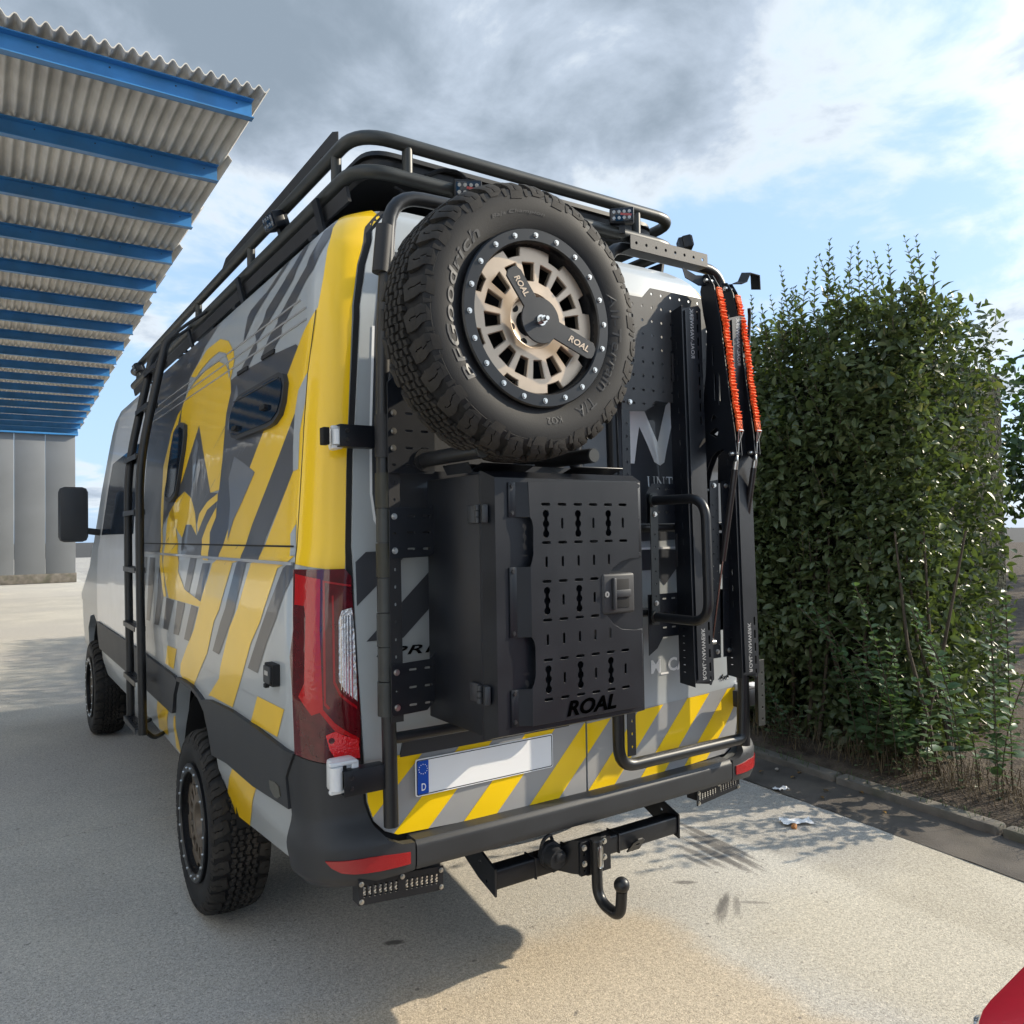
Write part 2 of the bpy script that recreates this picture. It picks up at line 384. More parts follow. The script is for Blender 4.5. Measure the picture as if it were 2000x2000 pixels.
# ---- shell
def uY(y, z):           # side coordinate of a point y metres forward
    H, Y0, r = _lin(z, HZ, HX), _lin(z, RZ, RY), _lin(z, CZ, CR)
    return H-r+r*1.62+(y-BOW*H*H-Y0-r)
def build_body():
    bm = bmesh.new()
    zs = [z for z in sorted(set(HZ+RZ+[.95, 1.0, 1.6, 1.75, 2.05])) if z >= 1.0]
    ncol = 26; ys = [.4, .8, 1.2, 1.8, 2.4, 3.0, 3.6, 4.2, 4.8]
    def yfront(z): return 5.80 if z < 1.15 else (5.55-(z-1.15)*.55 if z < 1.3 else (5.2-(z-1.3)*.62 if z < 2.5 else 4.45-(z-2.5)*1.2))
    grid = []
    for z in zs:
        row = []
        H, Y0, r = _lin(z, HZ, HX), _lin(z, RZ, RY), _lin(z, CZ, CR); ue = H-r+r*1.62
        for k in range(10): row.append(S((H-r)*k/9, z))
        for k in range(1, 9): row.append(S(H-r+r*1.62*k/8, z))
        y0 = row[-1].y
        for y in ys:
            yy = min(max(y, y0+.01*ys.index(y)+.01), yfront(z)); row.append(Vector((-H, yy, z)))
        row.append(Vector((-H, yfront(z), z)))
        grid.append(row)
    VL = [[bm.verts.new(p) for p in row] for row in grid]
    VR = [[VL[i][0]]+[bm.verts.new((-p.x-.055*sm(max(0, -p.x-.72)/.28), p.y, p.z)) for p in row[1:]] for i, row in enumerate(grid)]
    for V in (VL, VR):
        for i in range(len(V)-1):
            for j in range(len(V[0])-1):
                try: bm.faces.new((V[i][j], V[i][j+1], V[i+1][j+1], V[i+1][j]))
                except ValueError: pass
    for i in range(len(zs)-1): bm.faces.new((VL[i][-1], VR[i][-1], VR[i+1][-1], VL[i+1][-1]))
    top = [v for v in VL[-1]]+[v for v in VR[-1][::-1][:-1]]
    bm.faces.new(top)
    return bm
BODY = obj('body', build_body(), MT['grey'], VAN, 30)
ARCH = [(1.886, .452), (1.93, .535), (1.985, .635), (2.03, .74), (2.10, .83), (2.20, .868), (2.33, .885), (2.50, .885), (2.61, .874), (2.70, .80), (2.77, .70), (2.80, .58), (2.823, .459)]
LOW = [(0, .62), (.80, .62), (1.052, .534), (1.621, .479)]+ARCH+[(3.678, .495), (5.45, .495), (5.50, .70), (5.62, .86), (5.85, .93), (6.10, .90), (6.30, .78), (6.38, .52), (6.66, .50), (6.66, 1.002), (0, 1.002)]
skin('lower_body_panel', [LOW, mir(LOW)], 0.0, MT['grey'], BODY, rim=.06)
bm = bmesh.new()
add_box(bm, (0, 2.9, .56), (1.5, 5.5, .10)); add_box(bm, (0, 5.72, .75), (1.7, .12, .5), bev=.03)
obj('underbody', bm, MT['black'], VAN)
def liner(y0, side):
    bm = bmesh.new()
    n = 18; A = []; B = []
    for i in range(n+1):
        a = PI*i/n
        A.append(bm.verts.new((side*.955, y0+.47*math.cos(a), .42+.46*math.sin(a)))); B.append(bm.verts.new((side*.55, y0+.47*math.cos(a), .42+.46*math.sin(a))))
    for i in range(n): bm.faces.new((A[i], A[i+1], B[i+1], B[i]))
    bm.faces.new(B[::-1])
    return bm
for s in (-1, 1):
    for y0 in (1.40, 5.02): obj('wheel_arch_liner', liner(y0, s), MT['black'], VAN)

# ---- livery films on the left side (each film is its own piece)
YEL = {
 'yellow_stripe': [[(.89, 2.40), (.936, 2.234), (1.056, 2.135), (1.149, 2.06), (1.388, 1.895), (1.683, 1.674), (1.92, 1.449), (2.0, 1.431), (2.179, 1.268), (2.3, 1.142), (2.582, .959), (2.60, .915), (2.55, .897), (2.324, .903), (2.064, 1.069), (1.956, 1.205), (1.874, 1.258), (1.704, 1.439), (1.608, 1.451), (1.482, 1.577), (1.263, 1.752), (1.061, 1.918), (1.038, 1.985), (.985, 2.034), (.93, 2.22)],
  [(1.027, 1.848), (.995, 1.947), (1.004, 1.86), (1.037, 1.60), (1.043, 1.57), (1.075, 1.542), (1.072, 1.475), (1.045, 1.476), (1.1, 1.452), (1.176, 1.435), (1.342, 1.257), (1.448, 1.177), (1.563, 1.045), (1.70, .915), (2.002, .905), (2.067, .898), (1.883, .994), (1.855, 1.043), (1.72, 1.206), (1.613, 1.281), (1.467, 1.444), (1.383, 1.456), (1.064, 1.733), (1.033, 1.738)]],
 'yellow_patch': [[(1.378, 1.008), (1.104, 1.013), (1.179, .914), (1.467, .907)], [(2.876, 1.011), (2.66, 1.018), (2.75, .912), (2.945, .915)]],
 'yellow_logo_ring': [[(2.714, 1.527), (2.635, 1.416), (2.642, 1.379), (2.484, 1.302), (2.179, 1.268), (2.203, 1.245), (2.838, 1.244), (2.98, 1.368), (3.004, 1.407), (2.994, 1.561), (2.979, 1.628), (2.865, 1.691)],
  [(2.802, 2.173), (2.974, 1.967), (3.104, 1.768), (3.092, 1.562), (3.02, 1.407), (2.90, 1.248), (2.963, 1.241), (3.101, 1.404), (3.097, 1.46), (3.165, 1.666), (3.162, 1.913), (3.012, 2.075), (2.875, 2.156)],
  [(2.621, 2.311), (2.52, 2.343), (2.33, 2.391), (2.091, 2.389), (1.945, 2.347), (1.849, 2.282), (1.829, 2.239), (1.86, 2.183), (1.887, 2.168), (1.916, 2.21), (1.912, 2.244), (1.976, 2.3), (2.091, 2.33), (2.254, 2.327), (2.399, 2.31), (2.529, 2.29)],
  [(2.528, 2.268), (2.32, 2.285), (2.082, 2.282), (1.965, 2.245), (1.879, 2.181), (1.854, 2.111), (1.908, 2.031), (1.925, 1.87), (1.963, 1.723), (2.104, 1.719), (2.179, 1.808), (2.381, 2.04), (2.60, 1.86), (2.70, 1.79), (2.76, 1.95), (2.80, 2.08), (2.788, 2.178), (2.72, 2.215), (2.64, 2.25)]],
 'yellow_hill': [[(2.953, 1.654), (2.778, 1.72), (2.606, 1.749), (2.46, 1.712), (2.365, 1.638), (2.319, 1.544), (2.433, 1.592), (2.542, 1.594), (2.612, 1.533), (2.70, 1.56), (2.86, 1.62)],
  [(2.316, 1.59), (2.289, 1.636), (2.154, 1.682), (1.982, 1.71), (1.981, 1.681), (2.148, 1.649), (2.232, 1.6), (2.297, 1.556)],
  [(2.196, 1.461), (2.217, 1.527), (2.136, 1.587), (1.994, 1.655), (1.991, 1.617), (2.084, 1.554), (2.076, 1.44), (2.156, 1.44)]]}
DARK = {
 'anthracite_stripe': [[(1.061, 1.918), (1.071, 1.812), (1.064, 1.733), (1.323, 1.527), (1.383, 1.456), (1.523, 1.443), (1.666, 1.258), (1.874, 1.086), (1.977, 1.089), (1.854, 1.214), (1.786, 1.269), (1.65, 1.44), (1.608, 1.451), (1.482, 1.577), (1.263, 1.752)],
  [(1.124, 1.437), (1.327, 1.246), (1.488, 1.087), (1.372, 1.085), (1.271, 1.196), (1.175, 1.28), (1.047, 1.423), (1.045, 1.455), (1.071, 1.454)],
  [(.842, 2.538), (.88, 2.532), (1.01, 2.397), (1.218, 2.307), (1.28, 2.284), (1.285, 2.266), (1.371, 2.237), (1.472, 2.171), (1.339, 2.164), (1.237, 2.211), (1.239, 2.235), (1.121, 2.285), (.961, 2.365), (.886, 2.459)],
  [(1.0, 2.515), (1.06, 2.508), (1.224, 2.415), (1.404, 2.357), (1.421, 2.352), (1.459, 2.313), (1.555, 2.289), (1.534, 2.258), (1.733, 2.176), (1.623, 2.169), (1.521, 2.224), (1.532, 2.247), (1.431, 2.281), (1.292, 2.327), (1.136, 2.388)],
  [(1.20, 2.508), (1.28, 2.50), (1.45, 2.43), (1.639, 2.405), (1.675, 2.385), (1.714, 2.282), (1.57, 2.363), (1.508, 2.385), (1.36, 2.43)]],
 'anthracite_short_stripe': [[(3.609, 1.43), (3.462, 1.43), (3.477, 1.301), (3.587, 1.089), (3.675, 1.089), (3.625, 1.242)], [(3.382, 1.43), (3.228, 1.43), (3.239, 1.283), (3.352, 1.09), (3.452, 1.087), (3.414, 1.217)],
  [(3.11, 1.39), (3.03, 1.341), (2.97, 1.25), (3.1, 1.088), (3.217, 1.084), (3.127, 1.255)], [(2.903, 1.241), (2.713, 1.24), (2.859, 1.087), (2.975, 1.084)], [(2.639, 1.242), (2.475, 1.242), (2.614, 1.086), (2.727, 1.082)],
  [(2.351, 1.243), (2.226, 1.24), (2.389, 1.082), (2.498, 1.081)], [(2.401, 1.445), (2.275, 1.445), (2.403, 1.289), (2.498, 1.301), (2.467, 1.349)], [(2.167, 1.427), (2.032, 1.431), (2.191, 1.27), (2.288, 1.27)]],
 'anthracite_field': [[(1.865, 2.162), (1.75, 2.169), (1.301, 2.158), (1.082, 2.145), (1.055, 2.13), (1.149, 2.06), (1.388, 1.895), (1.683, 1.674), (1.899, 1.45), (2.087, 1.445), (2.084, 1.554), (1.991, 1.617), (1.98, 1.71), (1.963, 1.723), (1.925, 1.87), (1.908, 2.031), (1.854, 2.111)],
  [(2.20, 2.50), (2.35, 2.43), (2.50, 2.36), (2.66, 2.31), (2.72, 2.232), (2.802, 2.173), (2.875, 2.156), (3.012, 2.075), (3.162, 1.913), (3.165, 1.666), (3.097, 1.46), (3.63, 1.455), (3.70, 1.46), (3.70, 2.50)],
  [(2.802, 2.172), (2.788, 2.178), (2.80, 2.08), (2.76, 1.95), (2.70, 1.79), (2.60, 1.86), (2.381, 2.04), (2.179, 1.808), (2.104, 1.719), (1.983, 1.712), (2.154, 1.684), (2.291, 1.638), (2.33, 1.592), (2.365, 1.64), (2.46, 1.714), (2.606, 1.751), (2.778, 1.722), (2.955, 1.656), (2.99, 1.64), (3.09, 1.60), (3.104, 1.768), (2.974, 1.967)],
  [(2.297, 1.556), (2.232, 1.60), (2.148, 1.649), (1.995, 1.68), (1.995, 1.656), (2.136, 1.589), (2.219, 1.529), (2.198, 1.461), (2.60, 1.45), (2.62, 1.50), (2.612, 1.533), (2.542, 1.592), (2.433, 1.59), (2.319, 1.542)]]}
for nm, L in YEL.items():
    for p in L: skin(nm, [p], .0016, MT['yellow'], BODY, rim=0)
for nm, L in DARK.items():
    for p in L: skin(nm, [p], .0013, MT['anth'], BODY, rim=0)
for q in ([(2.62, 2.300), (2.529, 2.283), (2.399, 2.303), (2.254, 2.321), (2.091, 2.324), (1.976, 2.294), (1.92, 2.244), (1.922, 2.21), (1.895, 2.17), (1.882, 2.186), (1.962, 2.252), (2.082, 2.288), (2.32, 2.291), (2.528, 2.274), (2.65, 2.25)],
                   [(.985, 2.034), (1.038, 1.985), (1.061, 1.918), (1.071, 1.812), (1.064, 1.733), (1.033, 1.738), (1.027, 1.848), (.995, 1.947)], [(1.043, 1.57), (1.075, 1.542), (1.072, 1.475), (1.04, 1.479)]): skin('pale_film', [q], .0022, MT['grey'], BODY, rim=0)
rnd = random.Random(3)
SCR = []
for i in range(34):          # scratched streaks printed in the mountain motif
    u = rnd.uniform(1.5, 3.6); z = rnd.uniform(1.5, 2.1); l = rnd.uniform(.05, .2); w = rnd.uniform(.003, .009); s = rnd.uniform(.35, .75)
    if 1.95 < u < 2.95 and z > 1.78: continue
    SCR.append([(u, z), (u+w, z-w), (u+l+w*.3, z-l*s), (u+l, z-l*s+.002)])
for q in SCR: skin('printed_scratch', [q], .0024, MT['print'], BODY, rim=0, cuts=False)
PEAK = [[(2.41, 1.98), (2.36, 1.95), (2.40, 1.85), (2.44, 1.78), (2.47, 1.90)], [(2.34, 1.90), (2.30, 1.84), (2.36, 1.76), (2.37, 1.84)], [(1.78, 2.02), (1.74, 2.09), (1.77, 2.13), (1.82, 2.05), (1.88, 1.97), (1.86, 1.95)], [(1.75, 1.84), (1.60, 1.80), (1.47, 1.76), (1.62, 1.66), (1.72, 1.60), (1.80, 1.52), (1.78, 1.66), (1.82, 1.76)]]
for q in PEAK: skin('printed_peak', [q], .0025, MT['print'], BODY, rim=0)
for nm, p in (('yellow_sill_patch', [(3.224, .690), (2.927, .693), (3.109, .509), (3.365, .497)]), ('yellow_sill_patch', [(2.815, .671), (2.775, .685), (2.83, .47), (2.93, .485)]), ('yellow_sill_patch', [(1.744, .684), (1.438, .692), (1.638, .478), (1.886, .455), (1.916, .527)])):
    skin(nm, [p], .0016, MT['yellow'], BODY, rim=0)
# corner pillar
PIL = [(.695, 2.553), (.73, 2.512), (.757, 2.497), (.795, 2.371), (.818, 2.237), (.852, 1.776), (.866, 1.464), (.868, 1.43), (1.037, 1.452), (1.037, 1.60), (1.004, 1.86), (.995, 1.947), (.985, 2.034), (.93, 2.22), (.89, 2.42), (.85, 2.558), (.78, 2.585), (.70, 2.60)]
skin('corner_pillar', [PIL], .003, MT['yellow'], VAN, rim=.004); skin('corner_pillar', [mir(PIL)], .003, MT['yellow'], VAN, rim=.004)
# body seams and the pressed roof-side grooves
for p in ([(1.05, 1.507), (3.70, 1.507), (3.70, 1.501), (1.05, 1.501)], [(.946, 2.225), (.985, 2.03), (1.003, 1.86), (1.040, 1.452), (1.036, 1.452), (.999, 1.86), (.981, 2.03), (.942, 2.225)]):
    skin('panel_seam', [p], .0034, MT['gap'], BODY, rim=0)
def strip(z0, z1, u0, u1): return [(u0, z0), (u1, z0), (u1, z1), (u0, z1)]
skin('swage_line', [strip(1.448, 1.458, 1.05, 3.70)], .009, MT['grey2'], BODY, rim=.01, ang=70)
for za, u0 in ((2.205, 1.0), (2.245, 1.0), (2.285, 1.05)): skin('pressed_rib', [strip(za, za+.006, u0, 3.70)], .0036, MT['grey2'], BODY, rim=.004, ang=80)
for u0 in (1.30, 1.62): skin('rain_gutter', [strip(2.160, 2.175, u0, u0+.14)], .007, MT['gap'], BODY, rim=.007)
# cab part of the side, plain pale panels and glass
skin('cab_door', [[(3.72, .90), (5.6, .90), (5.6, 1.5), (5.25, 2.10), (5.0, 2.44), (3.72, 2.44)]], .003, MT['light'], VAN, rim=.004)
skin('cab_window', [[(4.0, 1.56), (5.45, 1.56), (5.12, 2.08), (4.0, 2.12)]], .008, MT['glass'], VAN, rim=.006)
bm = bmesh.new(); add_box(bm, (-1.17, 4.70, 1.72), (.20, .12, .42), bev=.04); add_tube(bm, [(-.98, 4.74, 1.58), (-1.12, 4.72, 1.60)], .025)
obj('door_mirror', bm, MT['plastic'], VAN)

# ---- black mouldings, sill
MOULD = [(1.036, .897), (1.36, .907), (1.686, .909), (2.002, .892), (2.13, .872), (2.10, .83), (2.05, .765), (2.009, .671), (1.779, .692), (1.438, .695), (1.07, .724), (1.079, .819)]
MOULDF = [(5.55, .902), (3.701, .904), (2.684, .890), (2.615, .878), (2.70, .80), (2.765, .70), (2.80, .694), (3.661, .703), (5.50, .70)]
moff = lambda u, z: .018*min(1, max(0, (.915-z)/.02))
skin('side_moulding', [MOULD], .016, MT['plastic'], VAN, rim=.016); skin('side_moulding', [MOULDF], .016, MT['plastic'], VAN, rim=.016)
skin('side_moulding', [mir(MOULD)], .016, MT['plastic'], VAN, rim=.016); skin('side_moulding', [mir(MOULDF)], .016, MT['plastic'], VAN, rim=.016)
AR = [(2.13, .872), (2.20, .885), (2.33, .903), (2.50, .903), (2.63, .893), (2.615, .876), (2.50, .885), (2.33, .885), (2.20, .868), (2.10, .83)]
skin('arch_lip', [AR], .016, MT['plastic'], VAN, rim=.03)
# ---- bumper
def sm(x): x = min(1, max(0, x)); return x*x*(3-2*x)
def boff(u, z):
    v = abs(u); w = 1-.62*sm((v-.72)/.30)
    return .010+.066*w*sm((.715-z)/.085)-.012*sm((.555-z)/.03)
BCOR = [(.695, .621), (.735, .624), (.775, .642), (.808, .68), (.829, .745), (.836, .845), (.838, .868), (.93, .872), (1.034, .893), (1.075, .819), (1.064, .724), (1.047, .540), (1.0, .522), (.94, .520), (.86, .524), (.695, .538)]
uu = [i*.015 for i in range(45, 75)]; zz = [.50+i*.015 for i in range(1, 27)]
for p in (BCOR, mir(BCOR)): skin('bumper_corner', [p], boff, MT['plastic'], VAN, rim=.03, ucuts=uu+[-a for a in uu], zcuts=zz)
BUMPER = skin('bumper_bar', [[(-.690, .538), (.690, .538), (.690, .624), (-.690, .624)]], lambda u, z: .010+.066-.014*sm((.56-z)/.04)-.010*sm((z-.608)/.016), MT['plastic'], VAN, rim=.075, ucuts=[i*.1 for i in range(-7, 8)], zcuts=[.545, .55, .56, .60, .608, .612, .616, .62])
REFL = [(.712, .597), (.712, .563), (.806, .560), (.852, .566), (.881, .574), (.905, .590), (.922, .610), (.85, .606)]
for p in (REFL, mir(REFL)): skin('bumper_reflector', [p], lambda u, z: boff(u, z)+.004, MT['redrefl'], VAN, rim=.006, ucuts=uu+[-a for a in uu], zcuts=[.58, .59])
# ---- rear doors
DL = [(.004, 2.585), (.60, 2.592), (.66, 2.575), (.705, 2.53), (.739, 2.49), (.778, 2.371), (.80, 2.237), (.837, 1.776), (.851, 1.464), (.851, 1.315), (.838, 1.059), (.825, .845), (.819, .746), (.8, .686), (.765, .649), (.724, .631), (.522, .624), (.004, .622)]
def grow(p, d): return [(a+(d if a > .4 else 0), b+(d if b > 2.4 else (-d if b < .7 else 0))) for a, b in p]
for s, f in ((1, lambda p: p), (-1, mir)):
    skin('door_seal', [f([(max(0, a), b) for a, b in grow(DL, .014)])], .0035, MT['gap'], VAN, rim=0)
    D = skin('rear_door', [f(DL)], .012, MT['grey'], VAN, rim=.012)
    if s == 1: DOORL = D
    else: DOORR = D
WIN = [(.02, 2.43), (.70, 2.43), (.735, 2.36), (.762, 2.177), (.785, 1.84), (.789, 1.66), (.780, 1.585), (.755, 1.53), (.71, 1.50), (.02, 1.49)]
skin('window_panel', [WIN], .0135, MT['anth'], DOORL, rim=0); skin('window_panel', [mir(WIN)], .0135, MT['anth'], DOORR, rim=0)
skin('window_border', [[(.762, 2.177), (.785, 1.84), (.789, 1.66), (.780, 1.585), (.755, 1.53), (.71, 1.50), (.71, 1.492), (.76, 1.523), (.788, 1.58), (.797, 1.66), (.793, 1.84), (.770, 2.177)]], .0142, MT['light'], DOORL, rim=0)
for p in ([(.845, 1.458), (.30, 1.873), (.30, 1.74), (.697, 1.46), (.845, 1.325)], [(.817, 1.218), (.30, 1.70), (.30, 1.59), (.698, 1.22)]):
    q = [(a, min(b, 1.488)) for a, b in p] if p[0][0] > .83 else p
    if p[0][0] > .83: q = [(.848, 1.455), (.815, 1.484), (.66, 1.488), (.697, 1.46), (.845, 1.325)]
    else: q = [(.817, 1.218), (.535, 1.488), (.41, 1.488), (.698, 1.22)]
    skin('anthracite_chevron', [q], .0138, MT['anth'], DOORL, rim=0)
for q in ([(-.01, 1.47), (-.54, 1.455), (-.40, 1.325), (-.34, 1.385), (-.01, 1.385)], [(-.01, 1.34), (-.26, 1.12), (-.14, 1.12), (-.01, 1.22)]):
    skin('anthracite_chevron', [q[::-1]], .0138, MT['anth'], DOORR, rim=0)
HZL = [(.004, .622), (.522, .624), (.724, .631), (.765, .649), (.8, .686), (.819, .746), (.823, .868), (.004, .862)]
HZR = mir([(.004, .622), (.522, .624), (.724, .631), (.765, .649), (.8, .686), (.819, .746), (.827, .896), (.48, .880), (.004, .868)])
skin('hazard_band', [HZL], .0138, MT['grey2'], DOORL, rim=0); skin('hazard_band', [HZR], .0138, MT['grey2'], DOORR, rim=0)
def clip_poly(poly, clip):          # Sutherland-Hodgman against a convex-ish polygon
    out = poly
    area = sum(clip[i][0]*clip[(i+1) % len(clip)][1]-clip[(i+1) % len(clip)][0]*clip[i][1] for i in range(len(clip)))
    C = clip if area > 0 else clip[::-1]
    for i in range(len(C)):
        a, b = C[i], C[(i+1) % len(C)]; inp = out; out = []
        def side(p): return (b[0]-a[0])*(p[1]-a[1])-(b[1]-a[1])*(p[0]-a[0])
        for j in range(len(inp)):
            p, q = inp[j-1], inp[j]; sp, sq = side(p), side(q)
            if sq >= 0:
                if sp < 0: t = sp/(sp-sq); out.append((p[0]+(q[0]-p[0])*t, p[1]+(q[1]-p[1])*t))
                out.append(q)
            elif sp >= 0: t = sp/(sp-sq); out.append((p[0]+(q[0]-p[0])*t, p[1]+(q[1]-p[1])*t))
        if not out: return []
    return out
for k in range(-5, 6):
    u0 = .522+.251*k if k > -4 else .522+.251*k+.02
    st = [(u0, .60), (u0-.123, .60), (u0-.123-.36, .96), (u0-.36, .96)]
    for clip, D in ((HZL, DOORL), (HZR, DOORR)):
        c = clip_poly(st, clip)
        if len(c) > 2: skin('hazard_stripe', [c], .0146, MT['yellow2'], D, rim=0)
# number-plate lamp strip above the plate
skin('plate_lamp_strip', [[(.715, .862), (.705, .908), (.08, .918), (.08, .864)]], .020, MT['plastic'], DOORL, rim=.01)
# lettering on the doors
def door_text(s, x0, z0, x1, z1, m, off=.0150, shear=0.0, bold=0.0, parent=None, space=1.0, name='lettering'):
    me = fit_text(text_mesh(s, 1, .0, shear, bold, space), x0, z0, x1, z1)
    for v in me.vertices: v.co = S(-v.co.x, v.co.y)+SN(-v.co.x, v.co.y)*off
    return link_mesh(name, me, m, parent)
door_text('M_CAM', .318, .988, .560, 1.048, MT['white'], bold=.028, parent=DOORR)
door_text('4x4', .70, .925, .765, .950, MT['badge'], shear=.35, bold=.02, parent=DOORR, name='badge')
me = fit_text(text_mesh('SPRINTER', 1, .0, .3, .015, 1.15), -.787, 1.168, -.36, 1.196)
for v in me.vertices: v.co = S(-v.co.x, v.co.y)+SN(-v.co.x, v.co.y)*.017
link_mesh('badge', me, MT['badge'], DOORL)
# logo on the right door: big M and a serif line of letters
MP = [(.243, 1.785), (.238, 1.93), (.250, 1.99), (.335, 1.99), (.365, 1.93), (.396, 1.872), (.425, 1.95), (.452, 2.018), (.470, 2.034), (.490, 2.036), (.512, 2.025), (.535, 1.99), (.58, 1.86), (.60, 1.785), (.555, 1.785), (.522, 1.864), (.485, 1.945), (.476, 1.937), (.44, 1.84), (.425, 1.795), (.401, 1.782), (.371, 1.795), (.34, 1.86), (.303, 1.927), (.285, 1.86), (.267, 1.785)]
skin('logo_letter', [[(-a, b) for a, b in MP][::-1]], .0148, MT['light'], DOORR, rim=0)
def serif(x, ch):
    h0, h1 = 1.692, 1.738; t = .005; w = .034; sf = .006
    P = []
    def bar(a, b, c, d, th): dx, dz = c-a, d-b; l = math.hypot(dx, dz); nx, nz = -dz/l*th/2, dx/l*th/2; P.append([(a+nx, b+nz), (c+nx, d+nz), (c-nx, d-nz), (a-nx, b-nz)])
    if ch == 'U': bar(x, h1, x, h0+.01, t*1.3); bar(x, h0+.01, x+.008, h0, t); bar(x+.008, h0, x+w-.010, h0, t); bar(x+w-.010, h0, x+w-.004, h0+.01, t); bar(x+w-.004, h0+.01, x+w-.004, h1, t*.7); bar(x-sf, h1, x+sf, h1, .002); bar(x+w-.004-sf, h1, x+w-.004+sf, h1, .002)
    if ch == 'N': bar(x, h0, x, h1, t*.7); bar(x, h1, x+w, h0, t*1.3); bar(x+w, h0, x+w, h1, t*.7); bar(x-sf, h1, x+sf, h1, .002); bar(x-sf, h0, x+sf, h0, .002); bar(x+w-sf, h1, x+w+sf, h1, .002)
    if ch == 'T': bar(x, h1, x+w, h1, t*.8); bar(x+w/2, h0, x+w/2, h1, t*1.3); bar(x+w/2-sf, h0, x+w/2+sf, h0, .002); bar(x, h1, x, h1-.009, .002); bar(x+w, h1, x+w, h1-.009, .002)
    if ch == 'A': bar(x, h0, x+w/2, h1, t*.7); bar(x+w/2, h1, x+w, h0, t*1.3); bar(x+w*.2, h0+.014, x+w*.8, h0+.014, .002); bar(x-sf, h0, x+sf, h0, .002); bar(x+w-sf, h0, x+w+sf, h0, .002)
    return P
PL = []
for i, ch in enumerate('UNTA'): PL += serif(.335+i*.0475, ch)
skin('lettering', [[(-a, b) for a, b in q] for q in PL], .0150, MT['white'], DOORR, rim=0, cuts=False)
skin('door_trim_line', [strip(1.462, 1.470, -.80, -.01)], .016, MT['light'], DOORR, rim=.003)
# number plate
PX0, PX1, PZ0, PZ1 = -.671, -.151, .736, .848
NP = plate_xz('number_plate', rrect(PX0, PZ0, PX1, PZ1, .008), [], -.0185, .003, MT['plate'], VAN)
plate_xz('plate_border', rrect(PX0+.003, PZ0+.003, PX1-.003, PZ1-.003, .006), [rrect(PX0+.0055, PZ0+.0055, PX1-.0055, PZ1-.0055, .005)], -.0192, .0008, MT['gap'], NP, 0)
plate_xz('plate_band', rrect(PX0+.006, PZ0+.006, PX0+.044, PZ1-.006, .003), [], -.0194, .001, MT['blue'], NP, 0)
for k in range(12):
    a = 2*PI*k/12; plate_xz('plate_star', circ(PX0+.025+.0145*math.cos(a), .817+.0145*math.sin(a), .0016, 5), [], -.0199, .0006, MT['white'], NP, 0)
me = fit_text(text_mesh('D', 1, .0, 0, .01), PX0+.019, PZ0+.016, PX0+.034, PZ0+.038); me.transform(Matrix.Translation((0, -.0200, 0)) @ XZ); link_mesh('plate_letter', me, MT['white'], NP)
# ---- tail lights
LAMP = [(.856, 1.414), (.870, 1.437), (1.032, 1.437), (1.031, 1.26), (1.047, 1.181), (1.036, 1.066), (1.032, .898), (.93, .876), (.840, .874), (.838, 1.0), (.844, 1.10), (.856, 1.25)]
LU = [.84+i*.012 for i in range(0, 20)]; LZ = [.90+i*.05 for i in range(11)]
LP = dict(
 red_lens=[[(1.022, 1.424), (.936, 1.408), (.94, 1.261), (.935, 1.107), (.932, 1.026), (.967, 1.015), (1.011, 1.068), (.99, 1.107), (.983, 1.3), (.988, 1.331), (1.024, 1.334)],
           [(.948, 1.031), (.931, 1.03), (.899, .989), (.843, .938), (.842, .922), (.87, .951), (.899, .966)]],
 light_guide=[[(.930, 1.405), (.858, 1.390), (.858, 1.384), (.924, 1.398), (.924, 1.05), (.912, 1.035), (.918, 1.03), (.930, 1.045)], [(.905, 1.36), (.90, 1.36), (.898, 1.11), (.884, 1.075), (.848, 1.03), (.848, 1.022), (.888, 1.068), (.904, 1.107)]],
 clear_lens=[[(.888, 1.290), (.880, 1.315), (.858, 1.322), (.853, 1.217), (.847, 1.045), (.875, 1.082), (.889, 1.112)]],
 brake_lens=[[(.925, .956), (.899, .966), (.846, .933), (.841, .880), (.899, .887), (.914, .913)]])
for f in (lambda p: p, mir):
    LB = skin('tail_light', [f(LAMP)], .014, MT['reddark'], VAN, rim=.016, ucuts=LU+[-a for a in LU], zcuts=LZ, ang=60)
    for nm, mm, o in (('red_lens', 'red', .0150), ('light_guide', 'guide', .0158), ('clear_lens', 'clear', .0156), ('brake_lens', 'redbright', .0156)):
        skin(nm, [f(p) for p in LP[nm]], o, MT[mm], LB, rim=0, ucuts=LU+[-a for a in LU], zcuts=LZ, ang=60)
    sgn = 1 if f(LAMP)[0][0] > 0 else -1
    for i in range(5):          # ribs of the clear lens
        u = .858+i*.006; z0 = 1.055+i*.007; skin('lens_rib', [f([(u, z0), (u+.0022, z0+.002), (u+.0022, 1.30), (u, 1.302)])], .0172, MT['chrome'], LB, rim=.002)
    skin('lamp_bulb', [f(circ(.909, .940, .0085, 12))], .0166, MT['reddark'], LB, rim=0, cuts=False)
